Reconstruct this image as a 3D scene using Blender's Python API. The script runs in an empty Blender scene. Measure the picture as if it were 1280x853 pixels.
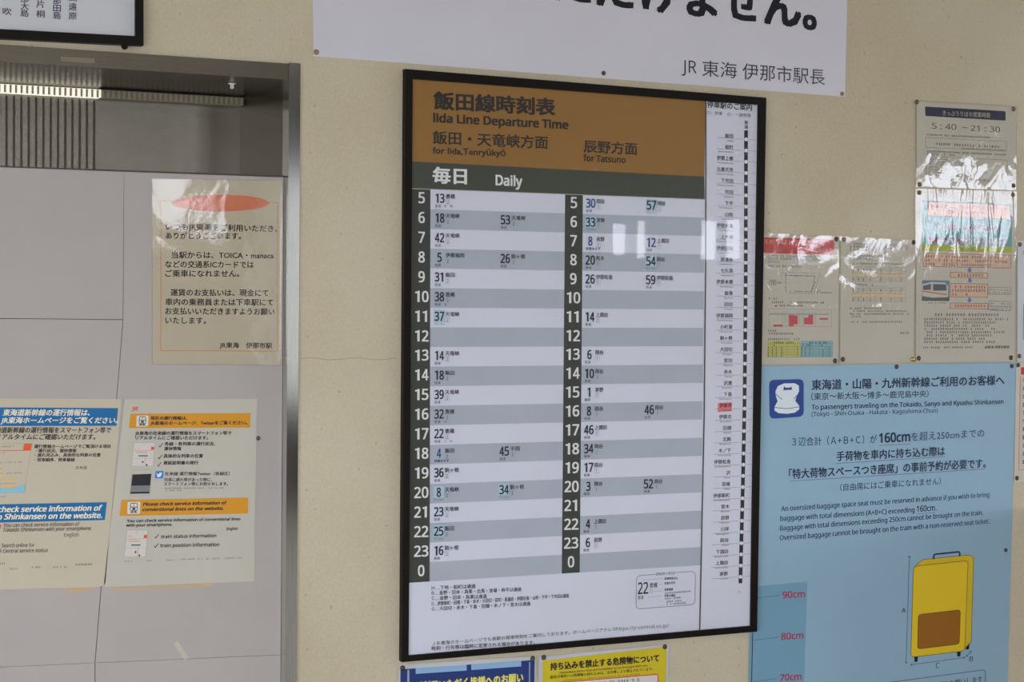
import bpy, math, random
from mathutils import Vector, Matrix
random.seed(7)
C = bpy.context.scene.collection
PI = math.pi

# ------------------------------------------------------------------ camera
FPX = 2180.5
EYE = Vector((0.0, -3.3379, 1.60))
yaw, pit, rol = 0.43821652, -0.02932016, 0.01016109
cr, sr, cp, sp, cy, sy = math.cos(rol), math.sin(rol), math.cos(pit), math.sin(pit), math.cos(yaw), math.sin(yaw)
Rz = Matrix(((cr, -sr, 0), (sr, cr, 0), (0, 0, 1)))
Rx = Matrix(((1, 0, 0), (0, cp, sp), (0, -sp, cp)))
Ry = Matrix(((cy, 0, sy), (0, 1, 0), (-sy, 0, cy)))
M = Ry @ Rx @ Rz                       # (right, up, forward) of the camera -> (x, up, into the wall)


def ray(px, py):
    d = M @ Vector(((px - 640) / FPX, (426.5 - py) / FPX, 1.0))
    return Vector((d.x, d.z, d.y))


def W(px, py, y=0.0):
    """the point where the line of sight through a photo pixel meets the plane at depth y"""
    d = ray(px, py)
    return EYE + d * ((y - EYE.y) / d.y)


cam_data = bpy.data.cameras.new('camera')
cam_data.sensor_fit = 'HORIZONTAL'
cam_data.sensor_width = 22.3
cam_data.lens = 22.3 * FPX / 1280
cam = bpy.data.objects.new('camera', cam_data)
C.objects.link(cam)
ax = M @ Vector((1, 0, 0)); ay = M @ Vector((0, 1, 0)); az = M @ Vector((0, 0, -1))
cols = [Vector((a.x, a.z, a.y)) for a in (ax, ay, az)]
mw = Matrix.Identity(4)
for i, c_ in enumerate(cols):
    for j in range(3):
        mw[j][i] = c_[j]
mw.translation = EYE
cam.matrix_world = mw
bpy.context.scene.camera = cam

# ------------------------------------------------------------------ light and exposure
world = bpy.data.worlds.new('overcast_sky')
bpy.context.scene.world = world
world.use_nodes = True
bg = world.node_tree.nodes['Background']
bg.inputs[0].default_value = (0.84, 0.89, 1.0, 1)
bg.inputs[1].default_value = 11.5
sc = bpy.context.scene
sc.view_settings.view_transform = 'Standard'
sc.view_settings.look = 'None'
sc.view_settings.gamma = 1
sc.view_settings.use_curve_mapping = False
sc.view_settings.exposure = -0.2
LAMP = 3.0                      # radiance of the ceiling lamp diffusers

# ------------------------------------------------------------------ materials
MATS = {}


def lin(c):
    c /= 255.0
    return c / 12.92 if c <= 0.04045 else ((c + 0.055) / 1.055) ** 2.4


def alb(rgb, k=0.62):
    return tuple(min(0.9, lin(v) / k) for v in rgb) + (1.0,)


def newmat(name):
    m = bpy.data.materials.new(name); m.use_nodes = True
    nt = m.node_tree
    return m, nt, nt.nodes['Principled BSDF']


def nd(nt, t, **kw):
    n = nt.nodes.new(t)
    for k, v in kw.items():
        if k.startswith('i_'):
            key = k[2:].replace('_', ' ')
            n.inputs[key].default_value = v
        else:
            setattr(n, k, v)
    return n


def noise_mix(nt, base, other, scale, fac, coord='Object', detail=4, stretch=None):
    """base colour with soft uneven patches of another"""
    tc = nd(nt, 'ShaderNodeTexCoord')
    mp = nd(nt, 'ShaderNodeMapping')
    if stretch: mp.inputs['Scale'].default_value = stretch
    nt.links.new(tc.outputs[coord], mp.inputs[0])
    n = nd(nt, 'ShaderNodeTexNoise', i_Scale=scale, i_Detail=detail)
    nt.links.new(mp.outputs[0], n.inputs['Vector'])
    mr = nd(nt, 'ShaderNodeMapRange', i_From_Min=0.4, i_From_Max=0.68, i_To_Max=fac)
    nt.links.new(n.outputs[0], mr.inputs[0])
    mx = nd(nt, 'ShaderNodeMix', data_type='RGBA')
    mx.inputs[6].default_value = base; mx.inputs[7].default_value = other
    nt.links.new(mr.outputs[0], mx.inputs[0])
    return mx, mp, n


def ink(rgb, rough=0.55, k=0.72):
    key = ('ink', rgb, rough, k)
    if key not in MATS:
        m, nt, p = newmat('print_%d_%d_%d' % rgb)
        base = alb(rgb, k)
        mx, _, _ = noise_mix(nt, base, tuple(v * 0.93 for v in base[:3]) + (1,), 9.0, 0.6)
        nt.links.new(mx.outputs[2], p.inputs['Base Color'])
        p.inputs['Roughness'].default_value = rough
        p.inputs['Specular IOR Level'].default_value = 0.25
        MATS[key] = m
    return MATS[key]


def plain(name, rgb, rough=0.5, metal=0.0, spec=0.5, grain=0.0, gscale=200, k=0.70, spread=0.9):
    if name in MATS: return MATS[name]
    m, nt, p = newmat(name)
    base = alb(rgb, k)
    mx, mp, n = noise_mix(nt, base, tuple(v * spread for v in base[:3]) + (1,), 6.0, 1.0)
    nt.links.new(mx.outputs[2], p.inputs['Base Color'])
    p.inputs['Roughness'].default_value = rough
    p.inputs['Metallic'].default_value = metal
    p.inputs['Specular IOR Level'].default_value = spec
    if grain:
        n2 = nd(nt, 'ShaderNodeTexNoise', i_Scale=gscale, i_Detail=3)
        nt.links.new(mp.outputs[0], n2.inputs['Vector'])
        b = nd(nt, 'ShaderNodeBump', i_Strength=grain, i_Distance=0.002)
        nt.links.new(n2.outputs[0], b.inputs['Height'])
        nt.links.new(b.outputs[0], p.inputs['Normal'])
    MATS[name] = m
    return m


def steel(name, rgb, rough, stretch, bump=0.25):
    if name in MATS: return MATS[name]
    m, nt, p = newmat(name)
    base = alb(rgb, 1.0)
    mx, mp, n = noise_mix(nt, base, tuple(v * 0.8 for v in base[:3]) + (1,), 12.0, 0.6, stretch=stretch)
    nt.links.new(mx.outputs[2], p.inputs['Base Color'])
    p.inputs['Metallic'].default_value = 1.0
    p.inputs['Roughness'].default_value = rough
    n2 = nd(nt, 'ShaderNodeTexNoise', i_Scale=90.0, i_Detail=3)
    nt.links.new(mp.outputs[0], n2.inputs['Vector'])
    b = nd(nt, 'ShaderNodeBump', i_Strength=bump, i_Distance=0.001)
    nt.links.new(n2.outputs[0], b.inputs['Height'])
    nt.links.new(b.outputs[0], p.inputs['Normal'])
    MATS[name] = m
    return m


def film(name, amount, fine, wave, stretch=(1, 1, 1), rough=0.03, halo=0.0):
    """clear glossy sheet: see-through, with a thin mirror of the room on top"""
    m, nt, p = newmat(name)
    nt.nodes.remove(p)
    out = nt.nodes['Material Output']
    tr = nd(nt, 'ShaderNodeBsdfTransparent'); tr.inputs[0].default_value = (0.97, 0.97, 0.97, 1)
    gl = nd(nt, 'ShaderNodeBsdfGlossy'); gl.inputs['Roughness'].default_value = rough
    lw = nd(nt, 'ShaderNodeLayerWeight'); lw.inputs['Blend'].default_value = 0.5
    pw = nd(nt, 'ShaderNodeMath', operation='POWER'); pw.inputs[1].default_value = 5.0
    nt.links.new(lw.outputs['Facing'], pw.inputs[0])
    ma = nd(nt, 'ShaderNodeMath', operation='MULTIPLY_ADD'); ma.inputs[1].default_value = 0.96; ma.inputs[2].default_value = 0.04
    nt.links.new(pw.outputs[0], ma.inputs[0])
    mu = nd(nt, 'ShaderNodeMath', operation='MULTIPLY', use_clamp=True); mu.inputs[1].default_value = amount
    nt.links.new(ma.outputs[0], mu.inputs[0])
    mix = nd(nt, 'ShaderNodeMixShader')
    nt.links.new(mu.outputs[0], mix.inputs[0]); nt.links.new(tr.outputs[0], mix.inputs[1])
    g2 = nd(nt, 'ShaderNodeBsdfGlossy'); g2.inputs['Roughness'].default_value = 0.16
    mh = nd(nt, 'ShaderNodeMixShader'); mh.inputs[0].default_value = halo
    nt.links.new(gl.outputs[0], mh.inputs[1]); nt.links.new(g2.outputs[0], mh.inputs[2]); nt.links.new(mh.outputs[0], mix.inputs[2])
    nt.links.new(mix.outputs[0], out.inputs['Surface'])
    tc = nd(nt, 'ShaderNodeTexCoord'); mp = nd(nt, 'ShaderNodeMapping'); mp.inputs['Scale'].default_value = stretch
    nt.links.new(tc.outputs['Object'], mp.inputs[0])
    n1 = nd(nt, 'ShaderNodeTexNoise', i_Scale=wave[0], i_Detail=2.0, i_Distortion=0.6)
    n2 = nd(nt, 'ShaderNodeTexNoise', i_Scale=fine[0], i_Detail=3.0)
    nt.links.new(mp.outputs[0], n1.inputs['Vector']); nt.links.new(mp.outputs[0], n2.inputs['Vector'])
    b1 = nd(nt, 'ShaderNodeBump', i_Strength=1.0, i_Distance=wave[1])
    b2 = nd(nt, 'ShaderNodeBump', i_Strength=1.0, i_Distance=fine[1])
    nt.links.new(n1.outputs[0], b1.inputs['Height']); nt.links.new(n2.outputs[0], b2.inputs['Height'])
    nt.links.new(b1.outputs[0], b2.inputs['Normal']); nt.links.new(b2.outputs[0], gl.inputs['Normal'])
    return m


def emit(name, col, s):
    m, nt, p = newmat(name)
    p.inputs['Base Color'].default_value = (0.8, 0.8, 0.8, 1)
    p.inputs['Emission Color'].default_value = col + (1,)
    p.inputs['Emission Strength'].default_value = s
    return m


# wall plaster: cream paint, fine stipple, dark specks and faint grime
def plaster():
    m, nt, p = newmat('cream_plaster')
    L = nt.links.new
    tc = nd(nt, 'ShaderNodeTexCoord')
    mx, mp, n = noise_mix(nt, alb((166, 157, 136)), alb((155, 145, 122)), 2.2, 0.9, detail=5)
    n_s = nd(nt, 'ShaderNodeTexNoise', i_Scale=75.0, i_Detail=4); L(tc.outputs['Object'], n_s.inputs['Vector'])
    mr = nd(nt, 'ShaderNodeMapRange', i_From_Min=0.665, i_From_Max=0.74); L(n_s.outputs[0], mr.inputs[0])
    m2 = nd(nt, 'ShaderNodeMix', data_type='RGBA'); m2.inputs[7].default_value = alb((104, 92, 72))
    mu = nd(nt, 'ShaderNodeMath', operation='MULTIPLY'); mu.inputs[1].default_value = 0.45
    L(mr.outputs[0], mu.inputs[0]); L(mu.outputs[0], m2.inputs[0]); L(mx.outputs[2], m2.inputs[6])
    n_f = nd(nt, 'ShaderNodeTexNoise', i_Scale=190.0, i_Detail=3); L(tc.outputs['Object'], n_f.inputs['Vector'])
    mr2 = nd(nt, 'ShaderNodeMapRange', i_From_Min=0.3, i_From_Max=0.7, i_To_Min=0.95, i_To_Max=1.04); L(n_f.outputs[0], mr2.inputs[0])
    hs = nd(nt, 'ShaderNodeHueSaturation'); L(mr2.outputs[0], hs.inputs['Value']); L(m2.outputs[2], hs.inputs['Color'])
    L(hs.outputs[0], p.inputs['Base Color'])
    p.inputs['Roughness'].default_value = 0.62
    p.inputs['Specular IOR Level'].default_value = 0.3
    n3 = nd(nt, 'ShaderNodeTexNoise', i_Scale=150.0, i_Detail=4); L(tc.outputs['Object'], n3.inputs['Vector'])
    b = nd(nt, 'ShaderNodeBump', i_Strength=0.35, i_Distance=0.0025); L(n3.outputs[0], b.inputs['Height'])
    L(b.outputs[0], p.inputs['Normal'])
    return m


# ------------------------------------------------------------------ object helpers
def put(name, verts, faces, mat, parent=None, origin=None, smooth=False):
    """one mesh object from world-space vertices"""
    verts = [Vector(v) for v in verts]
    if parent is not None: origin = Vector(parent['_o'])
    elif origin is None:
        lo = Vector([min(v[i] for v in verts) for i in range(3)]); hi = Vector([max(v[i] for v in verts) for i in range(3)])
        origin = (lo + hi) / 2
    me = bpy.data.meshes.new(name)
    me.from_pydata([tuple(v - origin) for v in verts], [], faces)
    me.materials.append(mat)
    if smooth:
        for p in me.polygons: p.use_smooth = True
    me.update()
    o = bpy.data.objects.new(name, me); C.objects.link(o)
    o['_o'] = tuple(origin)
    if parent is None: o.location = origin
    else: o.parent = parent
    return o


def empty(name, loc):
    o = bpy.data.objects.new(name, None); C.objects.link(o); o.location = loc; o['_o'] = tuple(loc)
    o.empty_display_size = 0.05
    return o


def tag(o, label=None, cat=None, group=None, kind=None):
    if label: o['label'] = label
    if cat: o['category'] = cat
    if group: o['group'] = group
    if kind: o['kind'] = kind
    return o


class MB:
    def __init__(s): s.v = []; s.f = []
    def add(s, vs, fs):
        b = len(s.v); s.v += [tuple(v) for v in vs]; s.f += [tuple(i + b for i in f) for f in fs]
    def box(s, x0, x1, y0, y1, z0, z1):
        s.add([(x0, y0, z0), (x1, y0, z0), (x1, y1, z0), (x0, y1, z0), (x0, y0, z1), (x1, y0, z1), (x1, y1, z1), (x0, y1, z1)],
              [(3, 2, 1, 0), (4, 5, 6, 7), (1, 5, 4, 0), (2, 6, 5, 1), (3, 7, 6, 2), (0, 4, 7, 3)])
    def slab(s, quad, y0, y1):
        """quad: four points as seen from the room (tl, tr, br, bl) extruded from front y0 back to y1"""
        n = len(quad)
        vs = [(q[0], y0, q[2]) for q in quad] + [(q[0], y1, q[2]) for q in quad]
        fs = [tuple(reversed(range(n))), tuple(range(n, 2 * n))] + [(i, (i + 1) % n, n + (i + 1) % n, n + i) for i in range(n)]
        s.add(vs, fs)
    def build(s, name, mat, parent=None, smooth=False): return put(name, s.v, s.f, mat, parent, smooth=smooth)


# ------------------------------------------------------------------ writing as flat meshes
_fc = bpy.data.curves.new('type', 'FONT')
_f0 = _fc.font; _f1 = None
try:                                     # latin letters from the sans serif that ships inside Blender, when it is there
    import os
    _f1 = bpy.data.fonts.load(os.path.join(bpy.utils.resource_path('LOCAL'), 'datafiles', 'fonts', 'NotoSansHebrew-Regular.woff2'))
except Exception:
    _f1 = None
_fo = bpy.data.objects.new('type', _fc); C.objects.link(_fo)
_cache = {}


def glyphs(s, bold, res, shear=0.0):
    key = (s, bold, res, shear)
    if key not in _cache:
        _fc.font = _f1 if (_f1 is not None and s.isascii()) else _f0
        _fc.body = s.replace('I', 'l') if (s.isascii() and _f1 is not None) else s; _fc.resolution_u = res; _fc.shear = shear
        _fc.fill_mode = 'FRONT' if hasattr(_fc, 'fill_mode') else _fc.fill_mode
        dg = bpy.context.evaluated_depsgraph_get(); dg.update()
        ev = _fo.evaluated_get(dg); me = ev.to_mesh()
        vs = [(v.co.x, v.co.y) for v in me.vertices]; fs = [tuple(p.vertices) for p in me.polygons]
        ev.to_mesh_clear()
        if s.isdigit():                  # figures are set one by one in equal cells, with a plain flagged one
            vs, fs = [], []
            for i, ch in enumerate(s):
                if ch == '1':
                    g, gf = [(0.20, 0), (0.30, 0), (0.30, 0.70), (0.23, 0.70), (0.20, 0.62), (0.20, 0.56), (0.07, 0.56), (0.07, 0.63), (0.17, 0.65)], [(0, 1, 2, 3, 4, 5), (5, 6, 7, 8, 4)]
                else:
                    _fc.body = ch; dg = bpy.context.evaluated_depsgraph_get(); dg.update()
                    ev = _fo.evaluated_get(dg); me = ev.to_mesh()
                    g = [(v.co.x, v.co.y) for v in me.vertices]; gf = [tuple(p.vertices) for p in me.polygons]
                    ev.to_mesh_clear()
                    x0, x1 = min(p[0] for p in g), max(p[0] for p in g); y1 = max(p[1] for p in g); y0 = min(p[1] for p in g)
                    g = [((x - x0) / (x1 - x0) * 0.37 + 0.02, (y - y0) / (y1 - y0) * 0.70) for x, y in g]
                n_ = len(vs)
                vs += [(x + i * 0.45, y) for x, y in g]; fs += [tuple(k + n_ for k in f_) for f_ in gf]
            xe = len(s) * 0.45 - 0.04
            if s[0] == '1' or s[-1] == '1' or len(s) == 1:   # keep the cell's width when a one stands at its edge
                vs += [(0.02, 0.3), (0.021, 0.3), (0.02, 0.301), (xe - 0.02, 0.3), (xe - 0.02, 0.301), (xe - 0.021, 0.3)]
                n_ = len(vs); fs += [(n_ - 6, n_ - 5, n_ - 4), (n_ - 3, n_ - 2, n_ - 1)]
        if bold > 0:                    # heavier strokes: the outline laid over itself, nudged
            o_ = vs; of = fs; n_ = len(o_)
            nud = ((bold, 0), (-bold, 0)) if bold < 0.012 else ((bold, bold * .7), (-bold, bold * .7), (bold, -bold * .7), (-bold, -bold * .7), (0, 0))
            vs = [(x + a, y + b, k) for k, (a, b) in enumerate(nud) for x, y in o_]
            fs = [tuple(i + k * n_ for i in f_) for k in range(len(nud)) for f_ in of]
        _cache[key] = (vs, fs)
    return _cache[key]


_caps = {}


def cap_height(s):
    k = s.isascii()
    if k not in _caps: _caps[k] = max(v[1] for v in glyphs('H', 0, 2)[0]) if k else 0.69
    return _caps[k]


def is_cjk(s): return any(ord(c) > 0x2fff for c in s)


class Sheet:
    """A printed thing: flat prints in layers on a face at depth y. Every colour of a layer is one child mesh."""
    def __init__(s, y, k=0.72): s.k = k; s.y = y; s.inks = {}; s.up = Vector((0, 0, 1)); s.lean = 0.0
    def P(s, px, py, lay=1): return W(px, py, s.y) + Vector((0, -0.00022 * lay, 0))
    def mb(s, rgb, lay, name, alone=False):
        if alone: return s.inks.setdefault((rgb, name, len(s.inks), False), MB())
        return s.inks.setdefault((rgb, name, -1, True), MB())
    def poly(s, pts, rgb, lay=1, name='printed_panel'):
        vs = [s.P(x, y, lay) for x, y in pts]
        w = max(p[0] for p in pts) - min(p[0] for p in pts); h = max(p[1] for p in pts) - min(p[1] for p in pts)
        s.mb(rgb, lay, name, w * h > 60 and name not in ('printed_line', 'fine_print', 'route_line')).add(vs, [tuple(reversed(range(len(vs))))])
    def line(s, pts, w, rgb, lay=2, name='printed_line', closed=False):
        """polyline drawn w photo pixels wide"""
        if closed: pts = pts + [pts[0]]
        for (x0, y0), (x1, y1) in zip(pts, pts[1:]):
            dx, dy = x1 - x0, y1 - y0; L = math.hypot(dx, dy) or 1e-6
            nx, ny = -dy / L * w / 2, dx / L * w / 2
            s.poly([(x0 + nx, y0 + ny), (x0 - nx, y0 - ny), (x1 - nx, y1 - ny), (x1 + nx, y1 + ny)][::-1], rgb, lay, name)
    def text(s, t, x0, y0, x1, y1, h, rgb, bold=0.0, lay=3, shear=0.0, name='lettering', res=2):
        vs, fs = glyphs(t, max(0, bold), res, shear)
        if not vs: return
        a = min(v[0] for v in vs); b = max(v[0] for v in vs)
        A = s.P(x0, y0, lay); B = s.P(x1, y1, lay)
        up = s.P(x0 - s.lean * h, y0 - h, lay) - A
        base, H = (-0.075, 0.91) if is_cjk(t) else (0.0, 0.70 if t.isdigit() else cap_height(t))
        out = [A + (B - A) * ((v[0] - a) / (b - a)) + up * ((v[1] - base) / H) - Vector((0, 0.00004 * (v[2] if len(v) > 2 else 0), 0)) for v in vs]
        big = h > 5.9
        s.mb(rgb, lay, name if big else 'fine_lettering', big).add(out, fs)
    def greek(s, x0, y0, x1, y1, h, rgb, lay=3, name='fine_print', dens=0.85):
        """writing too small to read: little uneven strokes"""
        L = math.hypot(x1 - x0, y1 - y0); n = max(1, int(L / (h * 1.0)))
        for i in range(n):
            if random.random() > dens: continue
            u = i / n; cx = x0 + (x1 - x0) * u; cyy = y0 + (y1 - y0) * u; w = h * 0.8
            for k in range(3):
                yy = cyy - h * (0.12 + 0.36 * k); ww = w * random.uniform(0.45, 1)
                xx = cx + random.uniform(0, w - ww)
                s.poly([(xx, yy - h * 0.08), (xx + ww, yy - h * 0.08), (xx + ww, yy + h * 0.08), (xx, yy + h * 0.08)], rgb, lay, name)
            xx = cx + w * random.uniform(0.2, 0.7)
            s.poly([(xx, cyy - h), (xx + h * 0.16, cyy - h), (xx + h * 0.16, cyy), (xx, cyy)], rgb, lay, name)
    def rrect(s, tl, tr, br, bl, r, n=5):
        """rounded quad outline in photo pixels, clockwise from top left"""
        c = [tl, tr, br, bl]; out = []
        for i in range(4):
            p = Vector(c[i] + (0,)); a = (Vector(c[i - 1] + (0,)) - p).normalized(); b = (Vector(c[(i + 1) % 4] + (0,)) - p).normalized()
            for k in range(n + 1):
                t = k / n
                q = p + a * r * (1 - t) ** 2 + b * r * t ** 2
                out.append((q.x, q.y))
        return out
    def finish(s, root):
        for (rgb, name, _, joined), mb in s.inks.items():
            o = mb.build(name, ink(rgb, k=s.k), root)
            if joined: o['kind'] = 'stuff'


def paper(name, quad_px, y, th, mat, label, cat, group=None):
    q = [W(px, py, y) for px, py in quad_px]
    mb = MB(); mb.slab(q, y, y + th)
    o = mb.build(name, mat)
    return tag(o, label, cat, group)


def grid_film(quad_px, y, mat, parent, n=14, amp=0.0006, name='clear_laminate'):
    """thin clear sheet with gentle real waves"""
    q = [W(px, py, y) for px, py in quad_px]
    vs = []; fs = []
    ph = random.uniform(0, 6)
    for j in range(n + 1):
        for i in range(n + 1):
            u, v = i / n, j / n
            p = (q[0] * (1 - u) + q[1] * u) * (1 - v) + (q[3] * (1 - u) + q[2] * u) * v
            e = math.sin(PI * u) * math.sin(PI * v)
            p.y -= amp * e * (1 + math.sin(u * 9 + ph + v * 3)) / 2
            vs.append(p)
    for j in range(n):
        for i in range(n):
            a = j * (n + 1) + i
            fs.append((a + n + 1, a + n + 2, a + 1, a))
    return put(name, vs, fs, mat, parent, smooth=True)

# ================================================================== SETTING
M_wall = plaster()
DX0, DX1, DY, HZ = -3.0, 13.0, -9.0, 3.2
hx1 = W(374.0, 415).x           # outer edge of the steel frame
hz1 = W(200, 72).z + 0.006      # top of the steel frame
hx0, hz0 = -0.7, 0.62
wl = MB()
wl.box(hx1 - 0.012, DX1, 0, 0.45, 0, HZ)
wl.box(DX0, hx0, 0, 0.45, 0, HZ)
wl.box(hx0, hx1 - 0.012, 0, 0.45, hz1 - 0.012, HZ)
wl.box(hx0, hx1 - 0.012, 0, 0.45, 0, hz0)
tag(wl.build('wall_front', M_wall), kind='structure')

M_floor = plain('terrazzo_floor', (184, 180, 174), 0.4, spec=0.5, k=0.75)
f = MB(); f.box(DX0, DX1, DY, 0, -0.1, 0); tag(f.build('floor', M_floor), kind='structure')
M_ceil = plain('ceiling_paint', (176, 168, 152), 0.8, k=0.9)
f = MB(); f.box(DX0, DX1, DY, 0.45, HZ, HZ + 0.1); tag(f.build('ceiling', M_ceil), kind='structure')
M_room = plain('room_paint', (170, 166, 152), 0.8, k=0.75)


def wall_with_holes(name, axis, at, a0, a1, holes, th=0.12):
    """wall in the plane x=at or y=at, from a0 to a1, with rectangular openings (a, b, z0, z1)"""
    xs = sorted({a0, a1, *[h[0] for h in holes], *[h[1] for h in holes]})
    mb = MB()
    for p, q in zip(xs, xs[1:]):
        m = (p + q) / 2
        hs = sorted([h for h in holes if h[0] < m < h[1]], key=lambda h: h[2])
        z = 0.0
        segs = []
        for h in hs: segs.append((z, h[2])); z = h[3]
        segs.append((z, HZ))
        for z0, z1 in segs:
            if z1 - z0 < 1e-4: continue
            if axis == 'y': mb.box(p, q, at - th, at, z0, z1)
            else: mb.box(at, at + th, p, q, z0, z1) if at > 0 else mb.box(at - th, at, p, q, z0, z1)
    return tag(mb.build(name, M_room), kind='structure')


def mirror(px, py):
    """where the reflected line of sight through a pixel on the sign glass meets the opposite wall"""
    p = W(px, py, -0.01); k = (p.y - DY) / (p.y - EYE.y) 
    d = p - EYE
    return p.x + d.x * k, p.z + d.z * k


wins = []
for a in ((766, 276, 790, 322), (797, 273, 815, 326), (876, 272, 903, 328), (908, 270, 933, 326)):
    x0, z1 = mirror(a[0], a[1]); x1, z0 = mirror(a[2], a[3])
    wins.append((x0, x1, z0, z1))
wins += [(2.3, 2.8, 2.0, 2.7), (2.88, 3.36, 2.0, 2.7), (8.35, 8.95, 1.95, 2.55), (9.05, 9.6, 1.95, 2.55), (9.75, 10.3, 2.05, 2.7), (10.4, 11.0, 2.05, 2.7)]
wins += [(-2.6, 0.9, 0.0, 2.3), (3.78, 4.35, 0.75, 2.45)]     # the entrance and the glowing pane of an added, unseen door
# keep the openings apart along the wall
wins = sorted(wins)
fixed = []
for w_ in wins:
    if fixed and w_[0] < fixed[-1][1] + 0.03: w_ = (fixed[-1][1] + 0.04, max(w_[1], fixed[-1][1] + 0.2), w_[2], w_[3])
    fixed.append(w_)
wall_with_holes('wall_opposite', 'y', DY, DX0, DX1, fixed)
wall_with_holes('wall_east', 'x', DX1, DY, 0.45, [(-7.5, -4.2, 0.5, 2.7), (-3.8, -0.6, 0.5, 2.7)])
wall_with_holes('wall_west', 'x', DX0, DY, 0.45, [(-6.5, -2.5, 0.9, 2.5)])
dm = MB(); dm.box(3.42, 4.72, DY, DY + 0.03, 0, 0.75); dm.box(3.42, 4.72, DY, DY + 0.03, 2.45, 3.19); dm.box(3.42, 3.78, DY, DY + 0.03, 0.75, 2.45); dm.box(4.35, 4.72, DY, DY + 0.03, 0.75, 2.45)
door = tag(dm.build('added_door_1', plain('added_door_brown', (46, 38, 32), 0.5, k=0.9)), kind='structure')  # unseen, added so the steel upright mirrors dark around a bright pane
put('added_glow_pane', [(3.78, DY - 0.002, 0.75), (4.35, DY - 0.002, 0.75), (4.35, DY - 0.002, 2.45), (3.78, DY - 0.002, 2.45)], [(3, 2, 1, 0)], emit('added_pane_glow', (0.9, 0.96, 1.0), 0.95), door)  # glowing surface added to give the steel upright its bright reflection
cn = MB(); cn.box(3.0, 4.3, -0.72, -0.001, 0, 1.08); tag(cn.build('unseen_shade_block', plain('shade_block_laminate', (120, 96, 70), 0.5)), kind='structure')  # unseen block added to shade the lower corner of the wall
M_alu = plain('aluminium', (150, 150, 148), 0.4, metal=0.6)
for i, h in enumerate(fixed):
    m_ = MB(); t = 0.02
    m_.box(h[0], h[1], DY - 0.08, DY - 0.03, h[2], h[2] + t); m_.box(h[0], h[1], DY - 0.08, DY - 0.03, h[3] - t, h[3])
    m_.box(h[0], h[0] + t, DY - 0.08, DY - 0.03, h[2], h[3]); m_.box(h[1] - t, h[1], DY - 0.08, DY - 0.03, h[2], h[3])
    tag(m_.build('window_%d' % (i + 2), M_alu), kind='structure')
gp = MB(); gp.box(-30, 40, -40, DY - 0.5, -0.2, -0.1); gp.box(DX1 + .5, 40, DY - .5, 6, -0.2, -0.1); gp.box(-30, DX0 - .5, DY - .5, 6, -0.2, -0.1)
tag(gp.build('ground', plain('asphalt', (120, 118, 112), 0.9, k=1.0)), kind='structure')
for (x, y, z, rx, rz, sx, sy_) in ((-0.85, DY - 0.06, 1.15, 0, 0, 3.5, 2.3), (DX1 + 0.06, -5.85, 1.6, 0, PI / 2, 3.3, 2.2), (DX1 + 0.06, -2.2, 1.6, 0, PI / 2, 3.2, 2.2), (DX0 - 0.06, -4.5, 1.7, 0, -PI / 2, 4.0, 1.6)):
    ld = bpy.data.lights.new('window_portal', 'AREA'); ld.shape = 'RECTANGLE'; ld.size = sx; ld.size_y = sy_
    ld.cycles.is_portal = True
    lo = bpy.data.objects.new('window_portal', ld); C.objects.link(lo)
    lo.location = (x, y, z); lo.rotation_euler = (PI / 2, 0, rz)

M_diff = emit('lamp_diffuser', (1.0, 0.91, 0.84), LAMP)
M_white = plain('white_enamel', (215, 215, 210), 0.4)
for i, (x, y) in enumerate(((0.2, -2.4), (3.2, -2.4), (6.2, -2.4), (1.7, -5.6), (5.2, -5.6))):
    r = empty('ceiling_light', (x, y, HZ))
    b = MB(); b.box(x - 0.65, x + 0.65, y - 0.14, y + 0.14, HZ - 0.05, HZ); b.build('lamp_housing', M_white, r)
    b = MB(); b.box(x - 0.62, x + 0.62, y - 0.11, y + 0.11, HZ - 0.07, HZ - 0.05); b.build('lamp_diffuser', M_diff, r)
    tag(r, 'white ceiling lamp %s' % ('before the ticket window', 'before the timetable', 'before the blue poster', 'deeper in the room, opposite the timetable', 'deeper in the room, opposite the blue poster')[i], 'lamp', 'ceiling lamps of the waiting room')

# ------------------------------------------------------------------ ticket window (window_1)
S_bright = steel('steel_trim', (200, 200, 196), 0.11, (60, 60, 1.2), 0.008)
S_dark = steel('steel_shade', (104, 97, 86), 0.25, (1.2, 60, 60), 0.10)  # darker copy of the trim steel, with shade put into its colour
DEP = 0.36
win = empty('window_1', (0.2, 0.1, hz0)); tag(win, kind='structure')
xi = W(357.5, 415).x                    # inner edge of the upright
zi = W(200, 90).z                       # underside of the top strip
b = MB()                                # upright: folded strip with a narrow bright lip
b.box(xi + 0.004, hx1 - 0.003, -0.006, 0.03, hz0, hz1)
b.build('side_trim', S_bright, win)
b = MB(); b.box(xi, xi + 0.004, -0.009, 0.03, hz0, hz1); b.build('side_lip', S_bright, win)
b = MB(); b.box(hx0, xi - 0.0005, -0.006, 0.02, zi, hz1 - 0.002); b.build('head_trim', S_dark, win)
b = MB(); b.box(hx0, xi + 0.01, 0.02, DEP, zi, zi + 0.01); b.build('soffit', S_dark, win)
zb = W(200, 216).z - 0.01
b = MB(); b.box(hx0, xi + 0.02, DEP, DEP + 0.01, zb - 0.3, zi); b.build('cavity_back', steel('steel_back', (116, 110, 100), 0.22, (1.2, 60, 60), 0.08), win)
b = MB(); b.box(xi + 0.008, xi + 0.018, 0.03, DEP, zb - 0.3, zi); b.build('cavity_side', S_dark, win)
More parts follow.
